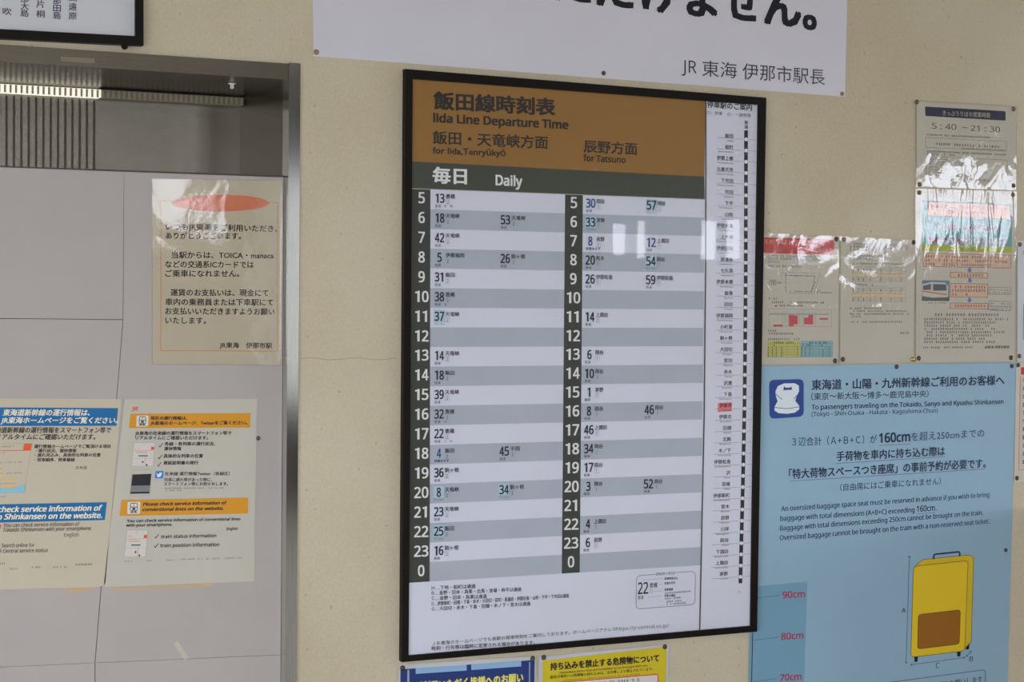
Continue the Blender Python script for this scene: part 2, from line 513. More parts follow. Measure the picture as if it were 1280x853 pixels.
# raised ribs standing in for the lamp cover's reflection in the back plate
rb = steel('steel_reflection_rib', (120, 112, 94), 0.35, (1, 1, 1), 0.05)
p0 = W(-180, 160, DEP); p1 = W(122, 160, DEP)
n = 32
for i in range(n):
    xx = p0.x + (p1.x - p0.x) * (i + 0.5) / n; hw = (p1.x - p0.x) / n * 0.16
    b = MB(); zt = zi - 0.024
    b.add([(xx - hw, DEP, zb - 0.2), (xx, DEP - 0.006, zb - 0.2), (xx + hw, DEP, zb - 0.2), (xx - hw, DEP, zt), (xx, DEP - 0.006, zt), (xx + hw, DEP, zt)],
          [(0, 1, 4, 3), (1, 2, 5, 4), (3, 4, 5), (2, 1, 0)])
    b.build('reflection_rib', rb, win)
# ribbed lamp cover along the top of the back
fl = empty('fluorescent_lamp', (0.2, DEP - 0.03, zi))
tag(fl, 'long ribbed strip lamp lit inside the top of the steel ticket window recess', 'lamp')
lx1 = W(122, 110, DEP).x
b = MB(); b.box(hx0 + 0.05, lx1, DEP - 0.035, DEP - 0.002, zi - 0.020, zi - 0.004); b.build('lamp_diffuser', emit('strip_diffuser', (1.0, 0.93, 0.72), 0.7), fl)
b = MB(); b.box(lx1, xi + 0.006, DEP - 0.035, DEP - 0.002, zi - 0.020, zi - 0.004); b.build('lamp_housing', plain('aged_plastic', (96, 90, 74), 0.5), fl)
b = MB()
k = hx0 + 0.06
while k < xi:
    b.box(k, k + 0.004, DEP - 0.038, DEP - 0.036, zi - 0.021, zi - 0.005); k += 0.011
b.build('cover_ribs', plain('clear_rib', (120, 114, 92), 0.4), fl)
# hook screw under the soffit
c0 = W(290, 101, 0.10)
hk = MB()
for j in range(10):
    a0, a1 = 2 * PI * j / 10, 2 * PI * (j + 1) / 10
    hk.add([(c0.x, 0.10, zi), (c0.x + 0.009 * math.cos(a0), 0.10 + 0.009 * math.sin(a0), zi - 0.002), (c0.x + 0.009 * math.cos(a1), 0.10 + 0.009 * math.sin(a1), zi - 0.002)], [(0, 1, 2)])
    hk.add([(c0.x + 0.009 * math.cos(a0), 0.10 + 0.009 * math.sin(a0), zi - 0.002), (c0.x + 0.003 * math.cos(a0), 0.10 + 0.003 * math.sin(a0), zi - 0.004),
            (c0.x + 0.003 * math.cos(a1), 0.10 + 0.003 * math.sin(a1), zi - 0.004), (c0.x + 0.009 * math.cos(a1), 0.10 + 0.009 * math.sin(a1), zi - 0.002)], [(0, 1, 2, 3)])
hk.box(c0.x - 0.003, c0.x + 0.003, 0.097, 0.103, zi - 0.012, zi - 0.002)
hk.build('screw', plain('pale_screw', (190, 190, 190), 0.35, metal=0.5), win)

# board closing the window, in panels with fine seams
BY = 0.020
M_board = plain('board_white', (146, 140, 136), 0.42, k=0.62, spec=0.4, grain=0.05, gscale=60, spread=0.95)
xr = xi - 0.0006
def bq(pts):
    out = []
    for p in pts:
        q = W(p[0], p[1], BY)
        if p[0] > 350: q.x = xr
        out.append(q)
    return out
panels = [
    [(-560, 188.4), (154.85, 213.6), (153.5, 399.3), (-560, 392.6)],
    [(155.15, 213.6), (357, 221.5), (357, 818.3), (119.2, 828.8), (154.2, 399.6)],
    [(-560, 393.6), (153.5, 400.2), (118.3, 828.9), (-560, 859.4)],
    [(-560, 859.8), (118.3, 829.3), (119.0, 980), (-560, 1020)],
    [(119.2, 829.2), (357, 818.7), (357, 970), (120.0, 980)],
]
for pn in panels:
    b = MB(); b.slab(bq(pn), BY, BY + 0.012); b.build('panel', M_board, win)
b = MB(); b.slab(bq([(-560, 187.4), (357, 220.0), (357, 222.0), (-560, 189.1)]), BY - 0.001, BY + 0.014); b.build('edge_strip', plain('dark_edge', (52, 46, 44), 0.4), win)
b = MB(); b.box(hx0, xr, BY + 0.013, BY + 0.02, hz0, W(200, 230, BY).z); b.build('backing', plain('seam_dark', (130, 126, 124), 0.7), win)

# ================================================================== PRINTED THINGS
DK = (42, 40, 44)

# ---- wide white banner
BN = Sheet(-0.0012)
banner = paper('banner', [(388.5, -110), (1060, -45), (1056.3, 121.0), (392.2, 70.2)], -0.0012, 0.0010, plain('banner_vinyl', (184, 182, 190), 0.5, grain=0.12, gscale=14, spread=0.97),
               'wide white banner above the timetable with large black characters', 'banner')
BN.text('いただけません。', 634, -5.5, 1021, 38.5, 56, (22, 22, 26), 0.034)
BN.text('JR', 852, 90.5, 870.5, 91.8, 15.5, (45, 45, 50), 0.0)
BN.text('東海', 877.5, 95.3, 921, 98.3, 20, (60, 60, 66), -0.008)
BN.text('伊那市駅長', 928, 98.8, 1031, 106.5, 20, (60, 60, 66), -0.008)
BN.finish(banner)

# ---- framed fare or station list above the window
M_frame = plain('black_frame', (20, 16, 14), 0.45, spec=0.12, spread=0.85)
ls = paper('station_list_sign', [(-260, -170), (169.2, -170), (169.2, 45.0), (-260, 22.5)], -0.012, 0.009, plain('sign_white', (178, 180, 184), 0.45, spread=0.97),
           'black framed white sign with vertical station names above the ticket window', 'sign')
b = MB()
o_in = [(-260, -170), (169.2, -170), (169.2, 45.0), (-260, 22.5)]
yf = -0.020
def frame_px(mb, inner, outer, y0, y1):
    a = [W(*p, y0) for p in inner]; o = [W(*p, y0) for p in outer]
    for i in range(4):
        j = (i + 1) % 4
        mb.slab([o[i], o[j], a[j], a[i]], y0, y1)
frame_px(b, [(-262, -172), (169.4, -172), (169.4, 45.0), (-262, 22.5)], [(-275, -184), (179.5, -184), (179.5, 57.0), (-275, 34)], yf, 0.0)
b.build('frame', M_frame, ls)
kc = W(155.6, 58.0, -0.01)
b = MB()
def dome(mb, c, r, h, n=10, out=Vector((0, -1, 0))):
    rings = [(1.0, 0.0), (0.92, 0.45), (0.62, 0.85), (0.0, 1.0)]
    vs = []; fs = []
    for rr, hh in rings[:-1]:
        for k in range(n):
            a = 2 * PI * k / n
            vs.append((c.x + r * rr * math.cos(a), c.y - h * hh, c.z + r * rr * math.sin(a)))
    vs.append((c.x, c.y - h, c.z))
    for g in range(2):
        for k in range(n):
            k2 = (k + 1) % n
            fs.append((g * n + k, g * n + k2, (g + 1) * n + k2, (g + 1) * n + k))
    for k in range(n): fs.append((2 * n + k, 2 * n + (k + 1) % n, 3 * n))
    fs.append(tuple(reversed(range(n))))
    mb.add(vs, fs)
dome(b, kc, 0.0065, 0.012); b.build('knob', M_frame, ls)
LS = Sheet(-0.012)
for ch, x0, x1, yb in (('吹', 3.3, 14.3, 18.6), ('山', 3.3, 14.3, -2), ('那', 25.6, 35.8, 3.0), ('大', 25.6, 35.8, 12.0), ('島', 25.6, 35.8, 20.8), ('片', 45.2, 55.6, 9.6), ('桐', 45.2, 55.8, 21.7),
                       ('那', 66.2, 76, 5.0), ('田', 66.2, 76, 14.3), ('島', 66.2, 76, 23.6), ('高', 85.6, 96, 1.6), ('遠', 85.6, 96, 12.7), ('原', 85.6, 96, 24.2)):
    LS.text(ch, x0, yb, x1, yb + 0.4, 9.0 if ch != '片' else 9.6, (70, 56, 80), 0.012)
LS.finish(ls)

# ---- timetable
TT_Y = -0.010
WHITE = (184, 186, 202); GREY = (150, 157, 166); INKC = (24, 26, 48)
tt = paper('timetable', [(514.0, 96.5), (950.5, 129.0), (940.5, 784), (509.5, 822.5)], TT_Y, 0.004, plain('timetable_paper', WHITE, 0.6, k=0.62, spread=0.97),
           'large black framed train timetable with brown heading and grey striped rows', 'timetable')
b = MB()
inn = [(516.0, 98.6), (948.6, 131.2), (938.8, 783.0), (510.8, 820.0)]
out = [(507.0, 86.2), (958.0, 122.2), (946.4, 790.0), (502.4, 828.3)]
frame_px(b, inn, out, -0.016, 0.0)
b.build('frame', M_frame, tt)
TT = Sheet(TT_Y, 0.62)
BR = (128, 93, 46); GN = (58, 61, 54)
TT.poly([(514, 96.5), (882.0, 124.0), (880.4, 220.9), (513.0, 201.8)], BR, 1, 'heading_band')
TT.poly([(513.0, 201.8), (880.4, 220.9), (880.8, 249.2), (511.5, 235.2)], GN, 1, 'weekday_band')
TC = (38, 34, 32)
TT.text('飯田線時刻表', 541.5, 136.3, 694, 144.6, 21.5, TC, 0.038)
TT.text('Iida Line Departure Time', 541.3, 152.4, 710.4, 161.3, 10.3, TC, 0.036)
TT.text('飯田・天竜峡方面', 540.6, 179.8, 685, 186.3, 16.2, TC, 0.022)
TT.text('for Iida,Tenryūkyō', 540.6, 191.8, 632, 195.2, 7.8, TC, 0.026)
TT.text('辰野方面', 729.4, 190.4, 796.5, 193.9, 15.2, TC, 0.022)
TT.text('for Tatsuno', 729, 201.4, 782, 203.9, 7.8, TC, 0.026)
LT = (206, 208, 206)
TT.text('毎日', 540.4, 228.6, 583.6, 230.4, 19.6, LT, 0.036)
TT.text('Daily', 619.3, 231.3, 652.8, 233.0, 12.4, LT, 0.028)

# the table's own grid, measured on the wall plane
qA, qB, qC, qD = W(538, 237, TT_Y), W(881.2, 249.2, TT_Y), W(537.0, 727.3, TT_Y), W(875.6, 706.9, TT_Y)


def onrow(px, k):
    """the photo position at column px, k rows down"""
    za = qA.z + (qC.z - qA.z) * k / 20; zb_ = qB.z + (qD.z - qB.z) * k / 20
    y0, y1 = 200.0, 760.0
    for _ in range(30):
        ym = (y0 + y1) / 2; p = W(px, ym, TT_Y)
        t = (p.x - qA.x) / (qB.x - qA.x); zt = za + (zb_ - za) * t
        if p.z > zt: y0 = ym
        else: y1 = ym
    return (y0 + y1) / 2


def colx(x_top, x_bot, k): return x_top + (x_bot - x_top) * k / 20


for k in range(20):
    if k % 2:
        for xa, xb, xc, xd in ((538, 706.3, 702.2, 537.0), (728.6, 881.0, 875.6, 724.6)):
            l0, r0, l1, r1 = colx(xa, xd, k), colx(xb, xc, k), colx(xa, xd, k + 1), colx(xb, xc, k + 1)
            TT.poly([(l0, onrow(l0, k)), (r0, onrow(r0, k)), (r1, onrow(r1, k + 1)), (l1, onrow(l1, k + 1))], GREY, 1, 'grey_row')
TT.poly([(511.5, 236.2), (538, 237.2), (537.0, onrow(537, 20)), (509.5, onrow(510, 20))], (50, 53, 48), 1, 'hour_column')
TT.poly([(706.3, onrow(706.3, 0)), (728.6, onrow(728.6, 0)), (724.6, onrow(724.6, 20)), (702.2, onrow(702.2, 20))], (50, 53, 48), 1, 'hour_column')
TT.line([(512, 235.7), (881, 249.4)], 0.9, (150, 150, 145), 2)
hours = [5, 6, 7, 8, 9, 10, 11, 12, 13, 14, 15, 16, 17, 18, 19, 20, 21, 22, 23, 0]
for k, h in enumerate(hours):
    s_ = str(h)
    for (cx0, cx1, xl) in ((526.9, 526.3, 0), (717.2, 713.4, 1)):
        cxx = colx(cx0, cx1, k)
        wdt = 4.1 if len(s_) == 1 else 8.9
        if s_ in ('1',): wdt = 3
        ys = onrow(cxx, k + 0.70)
        TT.text(s_, cxx - wdt, ys, cxx + wdt, ys + (0.35 if k < 8 else -0.5), 13.6, LT, 0.02, name='hour_digits')

OKA = '岡谷'
LEFT = [(0, 0, '13', '豊橋', '普通　Ｂ　休'), (1, 0, '18', '天竜峡', '普通'), (1, 1, '53', '天竜峡', '普通'), (2, 0, '42', '天竜峡', '普通'), (3, 0, '5', '伊那福岡', '普通'), (3, 1, '26', '駒ヶ根', '普通'),
        (4, 0, '31', '飯田', '普通'), (5, 0, '38', '豊橋', '普通　Ｂ'), (6, 0, '37', '天竜峡', 'W'), (8, 0, '14', '天竜峡', '普通'), (9, 0, '18', '飯田', '普通'), (10, 0, '39', '天竜峡', '普通'),
        (11, 0, '32', '豊橋', '普通　Ｈ'), (12, 0, '22', '豊橋', '普通　Ｃ　Ｈ'), (13, 0, '4', '飯田', 'M'), (13, 1, '45', '平岡', '普通'), (14, 0, '36', '駒ヶ根', '普通'), (15, 0, '8', '天竜峡', 'W'),
        (15, 1, '34', '駒ヶ根', 'W'), (16, 0, '23', '天竜峡', '普通'), (17, 0, '25', '飯田', 'W'), (18, 0, '16', '駒ヶ根', '普通')]
RIGHT = [(0, 0, '30', OKA, 'K'), (0, 1, '57', OKA, 'W'), (1, 0, '33', '茅野', 'W'), (2, 0, '8', '長野', 'M'), (2, 1, '12', '上諏訪', 'K'), (3, 0, '20', '松本', '普通'), (3, 1, '54', OKA, 'W'),
         (4, 0, '26', '伊那松島', '普通'), (4, 1, '59', '伊那松島', '普通'), (6, 0, '14', '上諏訪', '普通'), (8, 0, '6', OKA, '普通'), (9, 0, '10', OKA, '普通'), (10, 0, '1', '茅野', '普通'),
         (11, 0, '8', OKA, '普通'), (11, 1, '46', OKA, '普通'), (12, 0, '46', '上諏訪', '普通'), (13, 0, '34', OKA, '普通'), (14, 0, '17', OKA, '普通'), (15, 0, '3', OKA, '普通'), (15, 1, '52', OKA, '普通'),
         (17, 0, '4', '上諏訪', '普通'), (18, 0, '6', '辰野', '普通')]
for tab, table in enumerate((LEFT, RIGHT)):
    for (k, col_, mi, dest, fl_) in table:
        if tab == 0: x0 = colx(543.6, 542.0, k) if col_ == 0 else colx(625.8, 623.4, k)
        else: x0 = colx(732.2, 728.4, k) if col_ == 0 else colx(808.2, 803.2, k)
        sl = (-0.5 + 0.0) if k > 9 else 0.3
        blue = fl_ in ('K', 'M')
        c = (26, 70, 122) if blue else INKC
        yb_ = onrow(x0, k + 0.66)
        if fl_ == 'W':
            bx = [(x0 - 0.8, onrow(x0, k + 0.12)), (x0 + 12.6, onrow(x0 + 12, k + 0.12)), (x0 + 12.6, onrow(x0 + 12, k + 0.72)), (x0 - 0.8, onrow(x0, k + 0.72))]
            TT.poly(bx, (156, 176, 188), 2, 'pale_blue_box')
            TT.line(bx, 0.5, (120, 160, 175), 3, closed=True)
        if len(mi) == 2: TT.text(mi, x0, yb_, x0 + 11.8, yb_ + sl * 0.8, 11.2, c, 0.022, name='minute_digits', lay=4)
        else: TT.text(mi, x0 + 3.2, yb_, x0 + 8.6, yb_ + sl * 0.5, 11.2, c, 0.022, name='minute_digits', lay=4)
        dx = x0 + 13.4
        yd = onrow(dx, k + 0.43)
        wd = len(dest) * (5.85 if tab == 0 else 5.1)
        TT.text(dest, dx, yd, dx + wd, yd + sl * len(dest) * 0.35, 5.7, (40, 38, 52), 0.014, lay=4)
        yy = onrow(dx + 2, k + 0.72)
        TT.line([(dx + 0.5, onrow(dx, k + .48)), (dx + 5.0, onrow(dx + 5, k + .48)), (dx + 5.0, onrow(dx + 5, k + .74)), (dx + 0.5, onrow(dx, k + .74))], 0.35, (150, 152, 160), 3, closed=True)
        TT.text('2' if tab == 0 else '1', dx + 1.7, yy - .4, dx + 3.7 - (0.7 if tab else 0), yy - .4, 4.2, INKC, 0.0, lay=4)
        note = {'W': 'ワンマン', 'M': '快速みすず', 'K': '快速'}.get(fl_, fl_)
        yn = onrow(x0, k + 0.90)
        TT.text(note, x0, yn, x0 + (12.5 if note == 'ワンマン' else 3.7 * len(note)), yn + sl * 0.6, 3.6, (40, 45, 80), 0.014 if fl_ == 'M' else 0.0, lay=4, res=1)

# divider and the column of stops
TT.line([(882.2, 124.0), (881.9, 330), (880.0, 520), (874.4, 790)], 1.7, (62, 64, 66), 3)
TT.text('停車駅のご案内', 883.8, 134.5, 939.8, 138.6, 8.4, (35, 35, 42), 0.022)
TT.text('○：停車　◇：一部停車', 883.6, 143.0, 938.4, 147.0, 4.6, (60, 60, 66), 0.006)
TT.text('普', 930.2, 155.6, 935, 156.0, 4.8, (40, 40, 46), 0.012); TT.text('通', 930.2, 161.2, 935, 161.6, 4.8, (40, 40, 46), 0.012)
STN = [('飯田', 'Iida'), ('桜町', 'Sakuramachi'), ('伊那上郷', 'Ina-Kamisato'), ('元善光寺', 'Moto-Zenkoji'), ('下市田', 'Shimo-Ichida'), ('市田', 'Ichida'), ('下平', 'Shimodaira'), ('山吹', 'Yamabuki'),
       ('伊那大島', 'Ina-Oshima'), ('上片桐', 'Kami-Katagiri'), ('伊那田島', 'Ina-Tajima'), ('高遠原', 'Takatobara'), ('七久保', 'Nanakubo'), ('伊那本郷', 'Ina-Hongo'), ('飯島', 'Iijima'), ('田切', 'Tagiri'),
       ('伊那福岡', 'Ina-Fukuoka'), ('小町屋', 'Komachiya'), ('駒ヶ根', 'Komagane'), ('大田切', 'Otagiri'), ('宮田', 'Miyada'), ('赤木', 'Akagi'), ('沢渡', 'Sawando'), ('下島', 'Shimojima'), ('伊那市', 'Inashi'),
       ('伊那北', 'Ina-Kita'), ('田畑', 'Tabata'), ('北殿', 'Kitatono'), ('木ノ下', 'Kinoshita'), ('伊那松島', 'Ina-Matsushima'), ('沢', 'Sawa'), ('羽場', 'Haba'), ('伊那新町', 'Ina-Shimmachi'), ('宮木', 'Miyaki'),
       ('辰野', 'Tatsuno'), ('川岸', 'Kawagishi'), ('岡谷', 'Okaya'), ('下諏訪', 'Shimo-Suwa'), ('上諏訪', 'Kami-Suwa'), ('茅野', 'Chino')]


def itp(tab_, y):
    for (a, va), (b_, vb) in zip(tab_, tab_[1:]):
        if y <= b_: return va + (vb - va) * (y - a) / (b_ - a)
    return tab_[-1][1]


dotx = [(100, 932.7), (174, 932.4), (345, 932.0), (445, 931.2), (513, 930.4), (600, 928.6), (721, 925.5), (760, 924.6)]
ys = [163 + i * (729.5 - 163) / 24 for i in range(25)]
TT.line([(itp(dotx, y), y) for y in ys], 4.6, (30, 32, 40), 2, 'route_line')
for i, (jn, en) in enumerate(STN):
    y = 174.3 + (721.4 - 174.3) * i / 39
    dxx = itp(dotx, y); rx = dxx - 16.0; s_ = (y - 437) / 334.0; k_ = -0.085 * s_
    TT.line([(dxx - 36.5, y - k_ * 36), (dxx - 4, y - k_ * 4)], 0.4, (120, 122, 128), 2)
    TT.line([(dxx + 3, y + k_ * 3), (dxx + 17 - max(0, s_) * 1.0, y + k_ * 17)], 0.4, (120, 122, 128), 2)
    TT.poly([(dxx + 2.3 * math.cos(a * PI / 6), y + 2.4 * math.sin(a * PI / 6)) for a in range(12)], (200, 202, 206), 3, 'stop_dot')
    if jn == '伊那市': TT.poly([(rx - 17.2, y - 7.0), (rx + 0.5, y - 8.0), (rx + 0.3, y + 3.2), (rx - 17.4, y + 4.4)], (205, 105, 110), 1, 'pink_marker')
    wj = 5.15 * len(jn) if len(jn) > 1 else 5
    TT.text(jn, rx - wj, y - 1.4 - k_ * wj, rx, y - 1.4, 5.2, (44, 42, 50), 0.012, lay=3)
    we = min(20, 1.72 * len(en) + 0.5)
    TT.text(en, rx - we, y + 2.9 - k_ * we, rx, y + 2.9, 1.9, (66, 66, 72), 0.0, lay=3, res=1)
TT.text('名古屋', 921.8, 741, 925.8, 740.8, 1.6, (90, 90, 95), 0, res=1)

# notes under the table
FN = (34, 34, 46)
for t_, x1, ya, yb_ in (('Ｈ…下地・船町は通過', 594.2, 737.9, 735.5), ('Ｂ…金野・田本・為栗・出馬・池場・柿平は通過', 651.6, 744.3, 739.4), ('Ｃ…金野・田本・為栗は通過', 608.3, 750.8, 748.2),
                        ('Ｄ…伊那新町・田畑・下島・赤木・大田切・田切・高遠原・伊那田島・山吹・下平・下市田は通過', 711, 757.8, 747.4), ('Ｇ…大田切・赤木・下島・田畑・木ノ下・宮木は通過', 662.8, 764.2, 757.4)):
    TT.text(t_, 539.4, ya, x1, yb_, 5.2, FN, 0.012)
TT.text('ＪＲ東海のホームページでも各駅の発車時刻をご案内しております。ホームページアドレス', 540.2, 807.4, 769.5, 789.0, 5.0, FN, 0.01)
TT.text('https://jr-central.co.jp/', 770, 788.6, 836, 784.2, 4.2, FN, 0.0, res=1)
TT.text('時刻・行先等は臨時に変更される場合があります。', 539.3, 813.6, 668.4, 805.9, 5.2, FN, 0.012)
# legend box
TT.line(TT.rrect((795.4, 720.2), (869.0, 714.2), (868.6, 756.0), (794.8, 761.8), 6), 0.7, (110, 104, 124), 2, closed=True)
TT.poly([(819.5, 715.0), (843, 713.4), (843, 720), (819.5, 721.6)], WHITE, 3, 'printed_panel')
TT.text('【時刻表の見方】', 820.3, 719.8, 842.4, 718.4, 3.6, FN, 0.004, lay=4, res=1)
TT.text('22', 797.2, 743.0, 810, 742.2, 14.4, INKC, 0.012, lay=4)
TT.text('豊橋', 811.8, 735.3, 821.6, 734.6, 6.2, FN, 0.01)
TT.line([(811.8, 737.2), (815.6, 737.0), (815.6, 741.8), (811.8, 742)], 0.35, (150, 152, 160), 3, closed=True)
TT.text('1', 813.0, 741, 814.2, 741, 3.8, INKC, 0, lay=4)
TT.text('普通', 797, 749.8, 804.2, 749.3, 4.6, FN, 0.0, res=1)
for t_, x1, yb_ in (('発車時刻(分)', 846.8, 725.2), ('列車の行先', 843.8, 731.0), ('発車番線', 841, 739.0), ('列車の種別', 844, 746.6)):
    TT.text(t_, 830.4, yb_ + .3, x1, yb_ - .6, 3.3, FN, 0.012)
for a in ((831, 742.8, 864, 740.2), (831, 749.6, 851, 748), (833, 753.4, 852, 752), (833, 756.6, 858, 754.8)): TT.greek(*a, 2.0, FN)
for a in (((804, 725.5), (828, 723.6)), ((824, 730.8), (828, 730.6)), ((817, 739.6), (828, 738.8)), ((809, 747.2), (827, 745.6))): TT.line(list(a), 0.4, (150, 140, 160), 2)
TT.finish(tt)
M_acr = film('acrylic_cover', 1.5, (220, 0.000004), (3.0, 0.0002), rough=0.004, halo=0.3)
put('acrylic_cover', [W(*p, -0.013) for p in inn], [(3, 2, 1, 0)], M_acr, tt)

# ---- blue baggage poster
BP = Sheet(-0.0020)
BPC = (126, 156, 174)
bp = paper('baggage_poster', [(946.0, 457.8), (1270.6, 453.2), (1256.5, 960), (935.5, 990)], -0.0020, 0.0012, plain('pale_blue_print', BPC, 0.45, spread=0.97),
           'pale blue baggage poster with a yellow suitcase drawing beside the timetable', 'poster')
NV = (36, 46, 70); PU = (110, 108, 150)
BP.poly(BP.rrect((961.2, 475.3), (1004.6, 474.0), (1004.6, 521.0), (961.8, 524.0), 7), (42, 66, 128), 1, 'blue_badge')
px_ = lambda x, y: (940 + x / 3.765, 445 + y / 3.765)
BP.poly([px_(*p) for p in ((122, 142), (150, 130), (200, 129), (220, 140), (221, 166), (210, 190), (203, 212), (222, 236), (222, 252), (200, 268), (165, 273), (125, 270), (105, 258), (106, 240), (120, 214), (112, 190), (110, 166))], (196, 204, 212), 2, 'train_mark')
BP.poly([px_(*p) for p in ((146, 162), (150, 144), (158, 150), (178, 150), (184, 143), (188, 160))], (42, 66, 128), 3, 'train_mark')
BP.line([px_(112, 182), px_(142, 206)], 0.8, (42, 66, 128), 3); BP.line([px_(220, 178), px_(195, 203)], 0.8, (42, 66, 128), 3)
BP.line([px_(106, 243), px_(165, 249), px_(222, 240)], 0.7, (42, 66, 128), 3)
BP.text('東海道・山陽・九州新幹線ご利用のお客様へ', 1014.4, 487.8, 1255.3, 481.2, 12.6, NV, 0.02)
BP.text('（東京～新大阪～博多～鹿児島中央）', 1013.8, 500.5, 1160.5, 496.8, 9.0, NV, 0.002)
BP.text('To passengers traveling on the Tokaido, Sanyo and Kyushu Shinkansen', 1014.4, 512.2, 1254.2, 505.0, 5.8, NV, 0.012)
BP.text('(Tokyo - Shin-Osaka - Hakata - Kagoshima-Chuo)', 1014.4, 520.6, 1171.9, 515.8, 5.4, NV, 0.0)
BP.text('３辺合計（Ａ+Ｂ+Ｃ）が', 989.7, 558.0, 1095.9, 554.4, 11, NV, 0.0)
BP.text('160cm', 1098.6, 553.6, 1137.6, 551.6, 11.4, NV, 0.026)
BP.line([(1098.4, 557.2), (1138, 555.2)], 0.8, PU)
BP.text('を超え250cmまでの', 1138.9, 551.6, 1230.3, 546.8, 10.8, NV, 0.0)
BP.text('手荷物を車内に持ち込む際は', 1045.4, 576.6, 1180.9, 569.6, 11.6, NV, 0.02)
BP.line([(1045.4, 579.7), (1180.9, 571.0)], 0.8, PU)
BP.text('「特大荷物スペースつき座席」の事前予約が必要です。', 986.0, 599.0, 1232, 585.0, 12.2, NV, 0.02)
BP.line([(987.8, 601.7), (1231, 586.6)], 0.8, PU)
BP.text('（自由席にはご乗車になれません）', 1050, 614.2, 1175.7, 606.0, 9.2, NV, 0.0)
BP.text('An oversized baggage space seat must be reserved in advance if you wish to bring', 976.2, 639.4, 1236.4, 621.4, 6.2, NV, 0.011)
BP.text('baggage with total dimensions (A+B+C) exceeding', 975.2, 651.6, 1142.9, 640.4, 6.2, NV, 0.011)
BP.text('160cm', 1145.8, 640.0, 1168.4, 638.6, 7.2, NV, 0.012)
BP.line([(1145.8, 642.6), (1169, 641.0)], 0.6, PU)
BP.text('.', 1170, 638.4, 1171, 638.4, 6.2, NV, 0)
BP.text('Baggage with total dimensions exceeding 250cm cannot be brought on the train.', 974.8, 663.8, 1228.7, 643.8, 6.2, NV, 0.011)
BP.text('Oversized baggage cannot be brought on the train with a non-reserved seat ticket.', 974.5, 675.8, 1236.4, 654.6, 6.2, NV, 0.011)
BP.poly([(938.2, 734), (1009.2, 727.4), (1003.6, 900), (934, 905)], (104, 143, 164), 1, 'ruler_panel')
RD = (160, 34, 66)
for lb, ln, tx in (('90cm', ((946, 747.8), (974.8, 744.6)), (978, 748.2, 1006, 746.6)), ('80cm', ((942, 800.5), (972.8, 797.0)), (976.2, 800.2, 1004, 798.4)), ('70cm', ((940, 853), (970.8, 848.6)), (974.5, 851.9, 1001.6, 849.8))):
    BP.line(list(ln), 0.6, (80, 86, 120), 2); BP.text(lb, *tx, 8.2, RD, 0.016)
pc = lambda x, y: (1100 + x / 4.933, 680 + y / 4.933)
OUT = (78, 70, 30)
back = [pc(*p) for p in ((207, 150), (232, 122), (270, 97), (545, 70), (566, 76), (576, 92), (562, 600), (552, 618), (512, 658))]
BP.poly(back, (188, 162, 42), 2, 'suitcase_back'); BP.line(back, 0.6, OUT, 3, closed=True)
fr_ = BP.rrect(pc(205, 140), pc(542, 104), pc(520, 662), pc(188, 700), 5)
BP.poly(fr_, (200, 172, 40), 4, 'suitcase_front'); BP.line(fr_, 0.6, OUT, 5, closed=True)
pk = BP.rrect(pc(235, 437), pc(494, 407), pc(487, 618), pc(229, 650), 4)
BP.poly(pk, (134, 88, 32), 5, 'suitcase_pocket'); BP.line(pk, 0.6, (70, 48, 20), 6, closed=True)
BP.line([pc(330, 96), pc(331, 70), pc(338, 65), pc(484, 50), pc(491, 56), pc(490, 78)], 2.0, (46, 38, 66), 3, 'suitcase_handle')
for q in (((209, 697), (232, 696), (229, 728), (211, 729)), ((472, 667), (496, 665), (493, 694), (475, 696)), ((527, 640), (551, 612), (547, 652), (529, 653))):
    BP.poly([pc(*p) for p in q], (30, 30, 38), 6 if q[0][0] < 500 else 3, 'suitcase_wheel')
def arrow(S_, a, b_, w=0.6, hs=2.4, rgb=(60, 72, 100)):
    S_.line([a, b_], w, rgb, 3)
    for p, q in ((a, b_), (b_, a)):
        d = (Vector(q + (0,)) - Vector(p + (0,))).normalized()
        for sg in (1, -1):
            r = Matrix.Rotation(sg * 0.6, 3, 'Z') @ d
            S_.line([p, (p[0] + r.x * hs, p[1] + r.y * hs)], w, rgb, 3)
arrow(BP, pc(180, 75), pc(160, 738)); arrow(BP, pc(188, 747), pc(522, 702)); arrow(BP, pc(530, 697), pc(562, 662))
BP.text('A', 1127, 766.8, 1132, 766.2, 6.2, NV); BP.text('C', 1169.5, 835.6, 1174.2, 835.2, 6.4, NV); BP.text('B', 1211.7, 827.2, 1216, 826.8, 6.2, NV)
BP.line(BP.rrect((1100, 855.0), (1231.8, 837.4), (1230, 905), (1098, 915), 5), 0.9, (84, 84, 120), 3, closed=True)
BP.text('ご確認をお願いします', 1159, 862.5, 1227.5, 852.8, 7.8, NV, 0.006)
BP.line([(940.6, 791), (939.0, 870)], 1.0, (40, 44, 50), 3)
BP.finish(bp)

# ---- laminated sheets
M_pap = plain('sheet_paper', (178, 172, 158), 0.6, spread=0.97)
LAM = film('laminate', 2.3, (110, 0.00006), (9, 0.0022), rough=0.05)
LAM0 = film('laminate_flat', 1.3, (110, 0.00005), (8, 0.0008), rough=0.05)
LAM2 = film('laminate_streaked', 2.6, (70, 0.00012), (12, 0.0018), (2.2, 1, 0.5), rough=0.05)
FP = (96, 92, 92)

